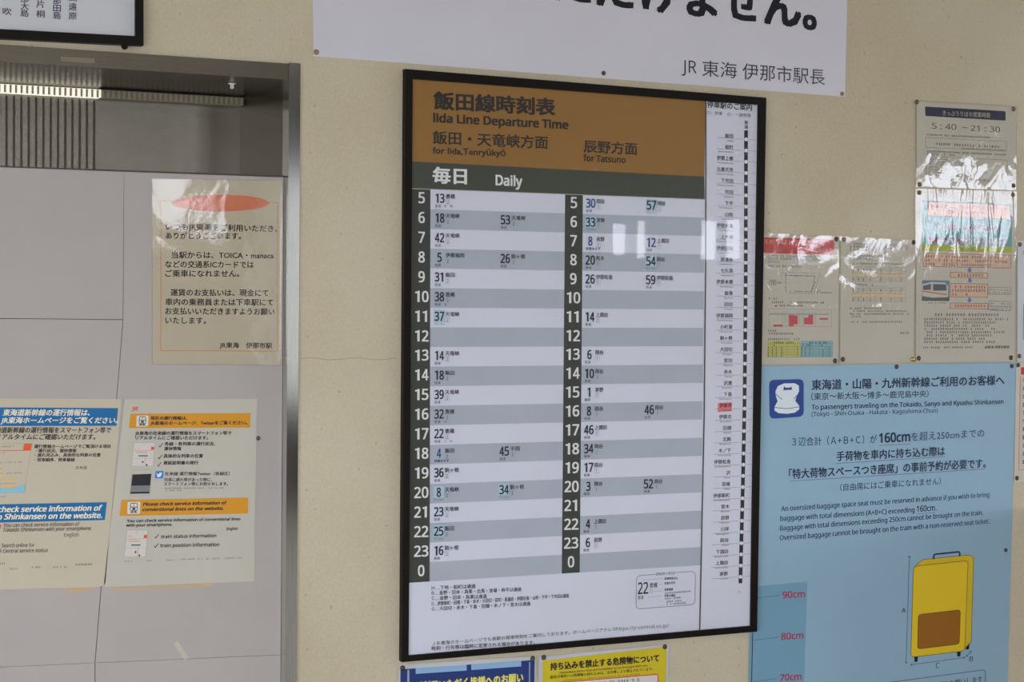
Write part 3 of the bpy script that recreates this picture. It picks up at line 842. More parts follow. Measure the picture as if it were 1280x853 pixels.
# notice sheet on the window board
NS = Sheet(BY - 0.002)
nq = [(190.6, 224.4), (352.6, 226.6), (350.6, 456.4), (190.8, 455.4)]
ns = paper('notice_sheet', nq, BY - 0.002, 0.0015, plain('notice_paper', (170, 160, 138), 0.6, spread=0.96),
           'laminated beige notice with orange ruled border and red oval heading on window board', 'notice')
NS.line([(201, 251.2), (347.2, 253.4), (346.4, 439.4), (201.0, 438.4)], 0.9, (190, 128, 72), 1, 'orange_border', closed=True)
NS.poly([(275.4 + 61 * math.cos(a * PI / 16), 254 + 10.4 * math.sin(a * PI / 16)) for a in range(32)], (190, 112, 82), 2, 'red_oval')
for t_, x0, ya, x1, yb_, h_ in (('いつもJR東海をご利用いただき、', 207, 287.6, 346.5, 290.2, 8.6), ('ありがとうございます。', 207, 299.0, 301, 299.4, 8.6), ('当駅からは、TOICA・manaca', 214.4, 323.0, 342, 323.6, 8.6),
                               ('などの交通系ICカードでは', 206.4, 334.8, 317, 335.2, 8.6), ('ご乗車になれません。', 206.4, 346.2, 299, 346.4, 8.6), ('運賃のお支払いは、現金にて', 213, 370.0, 335.5, 370.6, 8.6),
                               ('車内の乗務員または下車駅にて', 206.4, 381.8, 341.4, 382.4, 8.6), ('お支払いいただきますようお願い', 206.4, 393.2, 343, 394.0, 8.6), ('いたします。', 206.4, 404.8, 257.5, 405.2, 8.6), ('JR東海　伊那市駅', 274.4, 435.0, 340, 435.6, 7.0)):
    NS.text(t_, x0, ya, x1, yb_, h_, (48, 46, 44), 0.016)
NS.finish(ns)
grid_film([(189.6, 223.4), (353.2, 225.6), (351.2, 457.6), (189.8, 456.4)], BY - 0.0035, LAM0, ns)

# service notice with blue bands
BS = Sheet(BY - 0.001)
BS.lean = -0.085
bs = paper('service_notice', [(-150, 497.4), (152.0, 499.2), (131.6, 729.5), (127.5, 733.0), (120, 734.2), (-180, 742)], BY - 0.001, 0.0008, plain('cream_paper', (172, 164, 144), 0.6, spread=0.97),
           'cream paper sheet with two blue bands on the window board, beside an orange banded sheet', 'notice')
BL_ = (28, 96, 144)
BS.poly([(-150, 508.5), (147.6, 510.4), (145.6, 532.6), (-155, 533)], BL_, 1, 'blue_band')
BS.poly([(-160, 634), (133.6, 628.0), (131.0, 650.4), (-162, 657.5)], BL_, 1, 'blue_band')
LW = (208, 204, 184)
BS.text('東海道新幹線の運行情報は、', 3.0, 520.0, 112, 520.0, 8.2, LW, 0.026, shear=0.15)
BS.text('JR東海ホームページをご覧ください。', 0.5, 529.4, 147, 529.4, 7.8, LW, 0.026, shear=0.15)
BS.text('東海道新幹線の運行情報をスマートフォン等で', -14, 541.6, 138.4, 541.4, 7.4, (58, 52, 50), 0.024, shear=0.1)
BS.text('リアルタイムにご確認いただけます。', -5, 549.9, 119, 549.8, 7.2, (58, 52, 50), 0.024, shear=0.1)
for t_, x0, x1, ya in (('運行情報ホームページでご覧頂ける項目', 42.5, 138, 560.6), ('・運行状況、運休情報', 44, 95.4, 566.0), ('・遅れ見込み、具体的な列車の位置', 43, 125.6, 571.4), ('・発車順序、発車番線', 42.6, 93.2, 577.4)):
    BS.text(t_, x0, ya, x1, ya - 0.2, 4.6, (60, 54, 54), 0.024, res=1)
BS.text('日本語', 94.6, 586.8, 108.4, 586.8, 4.2, (80, 74, 70), 0.0, res=1)
BS.text('Please check service information of', -36, 641.0, 127.6, 638.4, 6.6, LW, 0.03, shear=0.2)
BS.text('Tokaido Shinkansen on the website.', -34, 650.2, 127.4, 647.6, 6.6, LW, 0.03, shear=0.2)
BS.text('You can check service information of', 4.4, 659.2, 99.4, 657.4, 4.6, (84, 76, 70), 0.014, shear=0.2)
BS.text('Tokaido Shinkansen with your smartphone.', 3.6, 665.0, 114.4, 662.8, 4.6, (84, 76, 70), 0.014, shear=0.2)
BS.text('English', 79.8, 671.2, 98.2, 670.8, 4.4, (84, 76, 70), 0.006)
BS.text('Search online for', 1.6, 684.6, 43.0, 683.8, 4.6, (84, 76, 70), 0.012, shear=0.1)
BS.text('JR Central service status', -4.4, 691.6, 59.8, 690.2, 4.6, (84, 76, 70), 0.012, shear=0.1)
for a in ((10, 712.6, 23, 712.2), (37, 710.6, 53, 710.2), (66, 710.6, 84, 710.0), (94, 707.2, 116, 706.6), (-10, 706, 7, 705.8)): BS.greek(*a, 2.2, (96, 88, 84))
BS.line([(-40, 555.4), (39.8, 554.6), (30.4, 616.0), (-40, 617.0)], 0.5, (150, 150, 140), 2, closed=True)
BS.poly([(30.0, 555.0), (39.8, 554.8), (38.6, 563.2), (28.8, 563.4)], (206, 84, 44), 3, 'orange_mark')
BS.line([(-40, 564), (38.5, 563.2)], 0.8, (206, 84, 44), 2)
BS.poly([(-40, 607), (12, 611), (24, 609), (32.2, 606.4), (30.6, 615.8), (-40, 616.6)], (120, 172, 194), 2, 'printed_panel')
for a in ((3, 600.2, 20.4, 599.6), (2, 609.0, 18.4, 608.4)): BS.line([a[:2], a[2:]], 2.0, (214, 168, 84), 4)
BS.line([(-10, 605), (20, 604.6)], 0.6, (110, 130, 150), 4)
BS.line([(-10, 592.4), (3.6, 592.2)], 2.0, (226, 160, 50), 3)
for a in ((6, 593, 28, 592), (-6, 579.6, 28, 578.6), (1, 586.8, 4, 586.6), (-10, 559.6, 18, 559.2), (-6, 567.4, 7, 567.2), (-6, 622.4, 9, 622)): BS.greek(*a, 1.8, (120, 114, 110))
BS.poly([(-4, 656.4), (1.4, 656.0), (0.6, 661.0), (-4, 661.4)], (190, 60, 60), 2, 'red_mark')
BS.finish(bs)

# service notice with orange bands
OS = Sheet(BY - 0.001)
OS.lean = -0.06
osn = paper('service_notice', [(156.2, 499.4), (321.4, 498.8), (317.6, 727.2), (129.4, 734.2)], BY - 0.001, 0.0008, plain('grey_white_paper', (168, 164, 152), 0.5, spread=0.97),
            'white paper sheet with two orange bands on the window board below the beige notice', 'notice')
OR_ = (192, 134, 38); K = (52, 48, 46)
OS.poly([(163.2, 517.4), (313.2, 516.6), (312.8, 534.8), (161.2, 535.5)], OR_, 1, 'orange_band')
OS.poly([(151.7, 625.2), (310.2, 622.2), (309.8, 642.4), (149.4, 645.4)], OR_, 1, 'orange_band')
OS.text('JR', 163.6, 513.6, 172.2, 513.4, 4.8, (204, 88, 60), 0.02, shear=0.1)
for (x0, y0, x1, y1) in ((170.8, 519.8, 185.6, 533.4), (159.6, 627.8, 175.4, 642.8)):
    OS.poly(OS.rrect((x0, y0), (x1, y0 - .2), (x1 - .6, y1 - .3), (x0 - .6, y1), 1.6), (196, 194, 186), 2, 'train_badge')
    w_, h_ = x1 - x0, y1 - y0
    f_ = lambda u, v: (x0 + u * w_ - v * 0.5, y0 + v * h_)
    OS.line(OS.rrect(f_(0.24, 0.1), f_(0.76, 0.1), f_(0.78, 0.72), f_(0.22, 0.72), 1.2), 0.8, K, 3, 'train_mark', closed=True)
    OS.line([f_(0.24, 0.42), f_(0.76, 0.42)], 0.8, K, 3, 'train_mark'); OS.line([f_(0.5, 0.12), f_(0.5, 0.42)], 0.5, K, 3, 'train_mark')
    OS.poly([f_(0.38, 0.48), f_(0.62, 0.48), f_(0.62, 0.66), f_(0.38, 0.66)], K, 3, 'train_mark')
    OS.line([f_(0.3, 0.88), f_(0.42, 0.74)], 1.2, K, 3, 'train_mark'); OS.line([f_(0.7, 0.88), f_(0.58, 0.74)], 1.2, K, 3, 'train_mark')
    OS.line([f_(0.22, 0.86), f_(0.78, 0.86)], 1.0, K, 3, 'train_mark')
OS.text('現在の運行情報は、', 187.9, 525.2, 234, 525.2, 4.6, K, 0.028)
OS.text('JR東海のホームページ、Twitterをご覧ください。', 187.6, 531.6, 309, 531.0, 4.8, K, 0.028)
OS.text('JR東海の在来線の運行情報をスマートフォン等で', 168.8, 544.2, 289, 543.8, 4.8, K, 0.026)
OS.text('リアルタイムにご確認いただけます。', 168.8, 550.0, 260, 549.8, 4.8, K, 0.026)
for t_, x0, x1, ya in (('各線・各列車の運行状況、', 205.4, 269, 557.4), ('運休情報', 205, 226.5, 563.4), ('具体的な列車の位置', 204.2, 253.5, 572.6), ('遅延証明書の発行', 204, 247.5, 581.2)):
    OS.text(t_, x0, ya, x1, ya - .2, 4.7, K, 0.024)
OS.text('在来線 運行情報Twitter（各線区）', 205.7, 594.8, 287, 594.4, 4.6, K, 0.012)
OS.text('列車に遅れ等があった時に、', 205, 602.2, 265, 602, 4.5, K, 0.012)
OS.text('スマートフォン等にお知らせします。', 204.5, 607.4, 285, 607.2, 4.5, K, 0.018)
OS.greek(205, 611.6, 282, 611.2, 2.0, (120, 116, 112)); OS.greek(207, 614.4, 227, 614.2, 2.0, (120, 116, 112))
for (x, y) in ((200.4, 558.4), (199.2, 573.2), (198.4, 582.4), (195.2, 672.4), (194.6, 684.0)):
    OS.line([(x - 1.8, y - 1.2), (x - 0.6, y + 0.8), (x + 3.0, y - 4.2)], 0.8, K, 3, 'tick_mark')
OS.poly(OS.rrect((194.2, 589.2), (204.4, 589.0), (203.6, 598.2), (193.6, 598.4), 1), (52, 116, 186), 2, 'blue_badge')
bird = [(0.12, 0.24), (0.28, 0.4), (0.48, 0.44), (0.5, 0.28), (0.62, 0.2), (0.74, 0.25), (0.88, 0.22), (0.8, 0.36), (0.78, 0.55), (0.64, 0.76), (0.42, 0.84), (0.14, 0.76), (0.32, 0.7), (0.2, 0.6), (0.26, 0.54), (0.13, 0.42), (0.2, 0.42)]
OS.poly([(194.0 + u * 10, 589.1 + v * 9.2) for u, v in bird], (200, 206, 208), 3, 'bird_mark')
OS.poly([(165.0, 593.4), (189.2, 592.6), (188.2, 607.0), (163.6, 607.4)], (38, 38, 42), 2, 'phone_picture')
OS.poly([(163.6, 607.4), (188.2, 607.0), (187.4, 615.0), (162.8, 615.4)], (112, 114, 114), 2, 'phone_picture')
OS.poly([(162.8, 615.4), (187.4, 615.0), (187.2, 617.2), (162.6, 617.6)], (38, 38, 42), 2, 'phone_picture')
OS.line([(166.4, 588), (189.9, 587.4), (186.4, 619.8), (161.8, 620.4)], 0.4, (150, 148, 142), 3, closed=True)
for (a, b_) in (((167.4, 553.6), (193.8, 583.0)), ((158.6, 663.0), (184.6, 696.4))):
    x0, y0 = a; x1, y1 = b_; sh = 3.4
    OS.poly([(x0, y0), (x1, y0), (x1 - sh * .8, y1), (x0 - sh, y1)], (186, 182, 174), 2, 'phone_picture')
    OS.line([(x0, y0), (x1, y0), (x1 - sh * .8, y1), (x0 - sh, y1)], 0.4, (150, 148, 142), 3, closed=True)
    g = lambda u, v: (x0 + u * (x1 - x0) - v * sh, y0 + v * (y1 - y0))
    OS.poly([g(.84, .18), g(.99, .18), g(.99, .3), g(.84, .3)], (206, 84, 70), 3, 'red_mark')
    OS.line([g(.04, .34), g(.98, .32)], 0.4, (206, 84, 70), 3); OS.line([g(.28, .56), g(.72, .56)], 1.4, (60, 66, 84), 3)
    OS.line([g(.62, .62), g(.64, .98)], 0.5, (214, 110, 90), 3); OS.line([g(.04, .68), g(.98, .67)], 0.3, (150, 150, 150), 3)
    OS.greek(*g(.08, .26), *g(.3, .26), 1.6, (214, 110, 90)); OS.greek(*g(.12, .44), *g(.7, .44), 1.6, (190, 110, 90)); OS.greek(*g(.4, .1), *g(.62, .1), 1.2, (150, 150, 150))
    for (u, v) in ((.52, .82), (.72, .95)): OS.poly([g(u - .05, v), g(u, v - .05), g(u + .05, v), g(u, v + .05)], K, 4, 'tick_mark')
OS.text('Please check service information of', 178.4, 632.6, 283.4, 630.6, 3.9, K, 0.03, shear=0.2)
OS.text('conventional lines on the website.', 177.8, 639.2, 279.4, 637.6, 3.9, K, 0.03, shear=0.2)
OS.text('You can check service information of conventional lines', 158.3, 653.2, 300.6, 650.6, 3.5, K, 0.026)
OS.text('with your smartphone.', 157.4, 658.6, 215.4, 657.6, 3.5, K, 0.026)
OS.text('train status information', 201.0, 673.2, 270.2, 671.8, 4.2, K, 0.018)
OS.text('train position information', 200.0, 684.4, 274.0, 683.0, 4.2, K, 0.018)
OS.text('English', 283.0, 663.0, 297.0, 662.8, 3.4, K, 0.018)
for a in ((155.6, 702.8, 166, 702.4), (182.6, 702.2, 192, 701.8), (208, 701.6, 219, 701.2), (226.6, 700.6, 253.4, 699.6), (257.6, 699.8, 274.4, 699.2), (281, 699.0, 303, 698.4)): OS.greek(*a, 1.8, (110, 106, 104))
OS.finish(osn)

# adhesive tape scraps on the board
M_tape = plain('brown_tape', (176, 150, 112), 0.4, spread=0.85)
M_tape2 = plain('clear_tape', (170, 164, 152), 0.3, spread=0.9)
for q, m_, lb in (([(83.5, 735.4), (104, 735.0), (122.6, 737.2), (104, 740.0), (84.0, 741.2)], M_tape, 'short brown tape scrap under the corner of the blue banded sheet'),
                  ([(140.6, 735.6), (222, 732.0), (265, 728.8), (264.4, 732.8), (222, 734.8), (141.2, 738.4)], M_tape, 'long brown tape strip along the bottom of the orange banded sheet'),
                  ([(216.6, 804.8), (222.2, 801.6), (236.0, 822.6), (230.4, 825.6)], M_tape2, 'small slanted pale tape scrap low on the window board')):
    b = MB(); b.slab([W(*p, BY - 0.0003) for p in q], BY - 0.0004, BY); tag(b.build('adhesive_tape', m_), lb, 'tape')

b = MB(); b.slab([W(*p, -0.0064) for p in ((75.2, 70.6), (119.0, 73.2), (118.6, 79.2), (76.4, 76.6))], -0.0066, -0.006); tag(b.build('adhesive_tape', plain('old_tape_mark', (112, 102, 82), 0.5)), 'short dull tape remnant on the steel strip above the ribbed lamp', 'tape')

# ---- sheets on the wall
def laminated(name, quad, y, label, pap=M_pap, lam=LAM, grow=1.0, n=14, amp=0.0006):
    cx_ = sum(p[0] for p in quad) / 4; cy_ = sum(p[1] for p in quad) / 4
    o = paper(name, quad, y, 0.0006, pap, label, 'notice')
    return o

# opening hours sheet
A = Sheet(-0.0032)
oh = laminated('opening_hours_sheet', [(1145.8, 127.0), (1270.6, 134.0), (1268.6, 236.4), (1146.0, 232.4)], A.y, 'small laminated opening hours sheet with dark blue title bar, topmost by the wall edge')
pa = lambda x, y: (1130 + x / 4.74, 110 + y / 4.74)
A.poly(A.rrect(pa(124, 110), pa(602, 138), pa(602, 194), pa(126, 166), 2), (34, 36, 66), 1, 'dark_title_bar')
A.text('きっぷうりばの営業時間', *pa(228, 163), *pa(508, 178), 6.6, (178, 172, 158), 0.004)
A.text('5 : 40  ~ 21 : 30', *pa(165, 241), *pa(568, 264), 7.2, (84, 80, 84), 0.0)
A.line([pa(126, 293), pa(606, 318), pa(606, 374), pa(128, 352)], 0.45, (130, 124, 128), 2, closed=True)
A.line([pa(130, 405), pa(610, 428), pa(610, 560), pa(132, 540)], 0.45, (130, 124, 128), 2, closed=True)
for a in ((132, 282, 512, 300, 2.2), (175, 338, 275, 343, 3.0), (293, 344, 420, 350, 3.0), (440, 351, 566, 358, 3.0), (345, 362, 600, 375, 1.8), (134, 380, 616, 402, 2.2), (134, 396, 300, 404, 2.2)):
    A.greek(*pa(a[0], a[1]), *pa(a[2], a[3]), a[4], FP)
for i, w_ in enumerate((270, 370, 440, 200, 520, 240, 400, 590)): A.greek(*pa(146, 424 + i * 16), *pa(w_, 424 + i * 16 + (w_ - 146) * 0.045), 1.9, FP)
A.greek(*pa(556, 574), *pa(612, 577), 3, FP, dens=1)
A.finish(oh)
grid_film([(1144.6, 125.0), (1271.8, 132.2), (1270.0, 238.0), (1144.6, 233.6)], -0.0043, LAM, oh)

# parking poster sheet with turquoise panel
B = Sheet(-0.0030)
ps = laminated('parking_service_sheet', [(1146.0, 237.2), (1269.6, 241.0), (1268.2, 452.4), (1144.6, 453.6)], B.y, 'tall laminated sheet with turquoise panel, flow chart and train picture', n=18)
pb = lambda x, y: (1140 + x / 7.414, 230 + y / 7.414)
B.poly([pb(92, 148), pb(925, 185), pb(925, 585), pb(92, 560)], (98, 150, 152), 1, 'turquoise_panel')
B.poly([pb(92, 560), pb(925, 585), pb(925, 640), pb(92, 622)], (164, 164, 52), 1, 'yellow_green_band')
r_ = B.rrect(pb(145, 165), pb(908, 200), pb(908, 325), pb(145, 290), 1.5)
B.poly(r_, (206, 160, 130), 2, 'pink_box'); B.line(r_, 0.6, (166, 70, 60), 3, closed=True)
RR = (166, 56, 74)
B.text('普通乗車券・特急券をご利用で「駅前駐車場」開放', *pb(170, 222), *pb(880, 252), 4.4, RR, 0.02, res=1)
B.text('「無料」でご利用いただけます！！', *pb(330, 272), *pb(760, 290), 4.2, RR, 0.02, res=1)
B.greek(*pb(480, 340), *pb(760, 352), 3, (50, 64, 120)); B.text('さらに便利に！伊那市駅の駐車場を', *pb(215, 408), *pb(822, 440), 5.0, RR, 0.02, res=1)
B.greek(*pb(365, 462), *pb(680, 472), 3, (130, 80, 130))
B.text('無料でご利用いただけます！', *pb(150, 545), *pb(875, 562), 7.0, RR, 0.022)
B.text('ご 利 用 方 法', *pb(402, 612), *pb(615, 622), 3.6, (90, 110, 80), 0.01, res=1)
def fbox(q, fill, ed=(120, 84, 80)):
    B.poly(q, fill, 2, 'pink_box'); B.line(q, 0.5, ed, 3, closed=True)
fbox([pb(102, 640), pb(915, 660), pb(912, 782), pb(102, 765)], (196, 164, 140))
for i in range(3): B.greek(*pb(120, 682 + i * 36), *pb(885 if i < 2 else 740, 697 + i * 36), 3.2, (110, 80, 76))
pd = lambda x, y: (1140 + x / 7.107, 340 + y / 7.107)
fbox([pd(338, 4), pd(672, 12), pd(672, 58), pd(338, 50)], (196, 164, 140)); B.greek(*pd(380, 42), *pd(635, 46), 3.4, (110, 80, 76))
fbox([pd(340, 102), pd(672, 108), pd(670, 228), pd(338, 222)], (196, 164, 140))
for i in range(3): B.greek(*pd(352, 144 + i * 33), *pd(655 if i < 2 else 500, 147 + i * 33), 3.2, (110, 80, 76))
fbox([pd(338, 276), pd(672, 280), pd(672, 330), pd(336, 326)], (196, 164, 140)); B.greek(*pd(352, 312), *pd(655, 315), 3.2, (150, 80, 76))
for q, n_ in (([pd(680, 136), pd(878, 142), pd(878, 204), pd(678, 198)], 2), ([pd(682, 258), pd(878, 264), pd(878, 348), pd(678, 340)], 3)):
    B.line(q, 0.5, (110, 110, 124), 3, closed=True)
    for i in range(n_): B.greek(q[0][0] + 1, q[0][1] + 4 + i * 3.6, q[1][0] - 1, q[1][1] + 4 + i * 3.6, 1.9, FP)
for (x, y) in ((532, 782), (0, 0)):
    if x: q0 = pb(x, y)
for c_ in (pb(532, 800), pd(512, 78), pd(510, 252)):
    x, y = c_
    B.poly([(x - 1.6, y - 3), (x + 1.6, y - 3), (x + 1.6, y - .2), (x + 3.6, y - .2), (x, y + 3), (x - 3.6, y - .2), (x - 1.6, y - .2)], (88, 118, 176), 3, 'blue_arrow')
# little train picture
B.poly([pd(88, 74), pd(332, 78), pd(330, 260), pd(86, 258)], (92, 122, 138), 2, 'train_picture')
B.poly([pd(88, 210), pd(332, 222), pd(330, 260), pd(86, 258)], (86, 92, 82), 3, 'train_picture')
B.poly([pd(88, 110), pd(170, 90), pd(290, 94), pd(320, 130), pd(318, 225), pd(180, 230), pd(88, 215)], (176, 176, 172), 4, 'train_picture')
B.poly([pd(96, 124), pd(166, 106), pd(166, 160), pd(96, 160)], (84, 88, 96), 5, 'train_picture')
B.poly([pd(184, 108), pd(300, 112), pd(306, 166), pd(184, 168)], (74, 80, 88), 5, 'train_picture')
B.poly([pd(88, 166), pd(310, 196), pd(310, 210), pd(88, 178)], (200, 116, 66), 5, 'train_picture')
B.greek(*pd(126, 284), *pd(310, 284), 2, FP)
B.greek(*pd(200, 392), *pd(775, 394), 3.4, FP)
for i, w_ in enumerate((858, 745, 690, 740, 825, 710, 650, 740)): B.greek(*pd(106, 430 + i * 29), *pd(w_, 430 + i * 29), 2.8, FP)
B.greek(*pd(96, 682), *pd(540, 678), 2.4, FP)
B.text('JR東海 伊那市駅長', *pd(645, 682), *pd(866, 680), 3.6, (60, 58, 60), 0.012, res=1)
B.finish(ps)
grid_film([(1144.4, 235.4), (1271.2, 239.6), (1270.0, 454.6), (1143.2, 455.6)], -0.0041, LAM2, ps)

# A4 sheet with two tables
Cc = Sheet(-0.0030)
ts = laminated('transport_table_sheet', [(1051.0, 297.4), (1143.6, 302.0), (1141.6, 452.4), (1050.2, 455.0)], Cc.y, 'laminated sheet with two small ruled tables striped in pale orange')
pe = lambda x, y: (1050 + x / 10.04, 290 + y / 10.04)
for a in ((165, 160, 870, 184), (120, 195, 860, 218), (120, 234, 520, 246)): Cc.greek(*pe(a[0], a[1]), *pe(a[2], a[3]), 2.4, (88, 84, 100))
for a in ((125, 308, 550, 324), (135, 344, 425, 352)): Cc.greek(*pe(a[0], a[1]), *pe(a[2], a[3]), 2.6, (70, 66, 74))
for t0, y0 in ((400, 435), (662, 686)):
    Cc.greek(*pe(160, t0 + 8), *pe(800 if t0 == 400 else 420, t0 + 18), 2.2, FP)
    rows = [0, 22, 46, 84, 132, 160, 184]
    for i, r0 in enumerate(rows):
        Cc.line([pe(155, y0 + r0), pe(830, y0 + r0 + 10)], 0.3, (140, 134, 128), 2)
    Cc.poly([pe(155, y0 + 84), pe(830, y0 + 90), pe(830, y0 + 128), pe(155, y0 + 122)], (200, 176, 128), 1, 'pale_orange_stripe')
    for xx in (155, 200, 270, 340, 440, 520, 620, 690, 750, 830): Cc.line([pe(xx, y0 + 18), pe(xx - 2, y0 + 184)], 0.25, (150, 144, 138), 2)
    for xx in (170, 235, 300, 385, 515, 645, 775):
        for yy in (40, 66, 156, 180): Cc.greek(*pe(xx - 14, y0 + yy + 4), *pe(xx + 22, y0 + yy + 6), 1.9, (96, 90, 88), dens=1)
pf = lambda x, y: (1050 + x / 10.04, 370 + y / 10.04)
for a in ((115, 168, 520, 168), (140, 200, 840, 204), (118, 238, 865, 238), (116, 270, 265, 270), (140, 340, 780, 336)): Cc.greek(*pf(a[0], a[1]), *pf(a[2], a[3]), 2.2, (88, 84, 92))
Cc.greek(*pf(755, 480), *pf(870, 478), 2.6, (76, 72, 76), dens=1)
Cc.finish(ts)
grid_film([(1049.6, 295.6), (1144.6, 300.4), (1142.8, 454.0), (1048.6, 457.0)], -0.0041, LAM, ts)

# A4 sheet with the red heading, half hidden by the timetable frame
D = Sheet(-0.0030)
rs = laminated('route_change_sheet', [(932.0, 291.8), (1048.4, 297.2), (1048.0, 455.0), (928.0, 456.4)], D.y, 'laminated sheet with red heading band, partly behind the timetable frame')
pg = lambda x, y: (955 + x / 10.04, 290 + y / 10.04)
D.poly([pg(-150, 62), pg(882, 96), pg(880, 292), pg(-150, 262)], (178, 64, 62), 1, 'red_heading')
D.text('バスのりばとダイヤ改正', *pg(-100, 152), *pg(760, 176), 6.6, (190, 160, 146), 0.006)
D.text('の運行について', *pg(530, 250), *pg(856, 256), 5.8, (190, 160, 146), 0.006)
for a in ((50, 310, 655, 325), (50, 345, 850, 365), (50, 385, 200, 388), (50, 440, 480, 448)): D.greek(*pg(a[0], a[1]), *pg(a[2], a[3]), 2.5, (96, 92, 96))
D.line([pg(270, 545), pg(640, 555), pg(600, 740)], 0.7, (120, 128, 150), 2); D.line([pg(310, 770), pg(625, 775), pg(700, 520)], 0.4, (110, 118, 140), 2)
D.line([pg(225, 510), pg(640, 520)], 0.3, (130, 130, 130), 2); D.line([pg(220, 510), pg(218, 590)], 0.3, (130, 130, 130), 2); D.line([pg(170, 640), pg(250, 642)], 0.3, (130, 130, 130), 2)
for i in range(9): D.greek(*pg(262, 540 + i * 27), *pg(292, 540 + i * 27), 1.9, (176, 120, 60) if i % 2 else (100, 90, 80), dens=1)
D.greek(*pg(320, 560), *pg(560, 565), 1.8, FP, dens=.6); D.greek(*pg(320, 756), *pg(600, 760), 1.8, (84, 80, 110), dens=.7)
for i in range(4): D.greek(*pg(590 + i * 14, 750 - i * 34), *pg(606 + i * 14, 750 - i * 34), 2, (84, 80, 84), dens=1)
for a in ((45, 620, 150, 622), (60, 645, 220, 648), (60, 668, 160, 670), (660, 748, 720, 750), (665, 772, 850, 775)): D.greek(*pg(a[0], a[1]), *pg(a[2], a[3]), 2.0, (84, 80, 84))
ph_ = lambda x, y: (955 + x / 10.04, 370 + y / 10.04)
for a in ((55, 46, 170, 48), (95, 92, 755, 98), (190, 134, 495, 136), (45, 450, 160, 450), (60, 488, 375, 486), (45, 558, 450, 556)): D.greek(*ph_(a[0], a[1]), *ph_(a[2], a[3]), 2.5, (84, 80, 86))
D.poly([ph_(135, 118), ph_(160, 118), ph_(160, 136), ph_(135, 136)], (184, 70, 76), 3, 'red_mark')
D.line([ph_(60, 165), ph_(845, 175), ph_(845, 386), ph_(60, 382)], 0.3, (130, 128, 126), 2, closed=True)
D.poly([ph_(70, 218), ph_(820, 222), ph_(820, 240), ph_(70, 238)], (150, 152, 158), 2, 'grey_row')
for xx in (230, 265, 310, 420, 445, 490, 560, 640): D.line([ph_(xx, 190), ph_(xx, 384)], 0.3, (130, 128, 126), 2)
for q in ((313, 240, 370, 382), (370, 246, 420, 358), (505, 275, 560, 358), (560, 240, 612, 360), (695, 278, 800, 300), (118, 362, 230, 386)):
    D.poly([ph_(q[0], q[1]), ph_(q[2], q[1]), ph_(q[2], q[3]), ph_(q[0], q[3])], (184, 70, 76), 3, 'red_cell')
D.poly([ph_(45, 568), ph_(460, 566), ph_(458, 770), ph_(40, 770)], (178, 174, 98), 1, 'yellow_table')
D.poly([ph_(460, 566), ph_(865, 564), ph_(862, 768), ph_(458, 770)], (122, 164, 170), 1, 'blue_table')
for yy in (602, 638, 672, 706, 738, 768): D.line([ph_(40, yy), ph_(862, yy - 2)], 0.3, (96, 100, 84), 2)
for xx in (240, 290, 380, 460, 560, 610, 690, 780): D.line([ph_(xx, 610), ph_(xx - 1, 768)], 0.25, (110, 114, 100), 2)
for r0 in range(4):
    for xx in (50, 100, 150, 215, 415, 470, 515, 570, 735, 815): D.greek(*ph_(xx - 6, 664 + r0 * 33), *ph_(xx + 20, 664 + r0 * 33), 2.1, (56, 56, 50), dens=0.95)
D.greek(*ph_(120, 598), *ph_(380, 598), 2.4, (60, 60, 50)); D.greek(*ph_(540, 598), *ph_(790, 597), 2.4, (50, 60, 66))
D.greek(*ph_(70, 632), *ph_(160, 632), 2.2, (60, 60, 50), dens=.6); D.greek(*ph_(480, 630), *ph_(760, 630), 2.2, (50, 60, 66), dens=.5)
D.finish(rs)
grid_film([(928.0, 290.4), (1049.2, 295.4), (1048.6, 457.2), (926.0, 458.6)], -0.0041, LAM, rs)

# sheets cut by the edge of the photograph
E1 = Sheet(-0.0030)
e1 = paper('wall_notice', [(1272.2, 300.6), (1390, 304), (1390, 449), (1271.6, 452.6)], -0.0030, 0.0008, plain('pale_paper', (176, 178, 184), 0.6), 'pale sheet at the edge beside the turquoise parking sheet', 'notice')
E1.greek(1278, 318, 1380, 320, 4, FP)
E1.line([(1279.6, 380), (1279.0, 425)], 0.6, (60, 60, 90), 2); E1.finish(e1)
E2 = Sheet(-0.0030)
e2 = paper('wall_notice', [(1270.4, 453.8), (1400, 452), (1400, 596), (1267.6, 603.0)], -0.0030, 0.0008, M_pap, 'sheet with a red heading at the edge beside the blue baggage poster', 'notice')
E2.poly([(1276.4, 459.4), (1390, 458), (1390, 467), (1276.0, 468.4)], (186, 44, 54), 1, 'red_heading')
E2.line([(1275.4, 470), (1273.4, 588), (1390, 580)], 0.6, (176, 90, 90), 2)
for i in range(11): E2.greek(1277.6, 478 + i * 10.2, 1385, 476 + i * 9.8, 5, (70, 66, 90) if i % 4 else (160, 60, 80), dens=1)
E2.finish(e2)

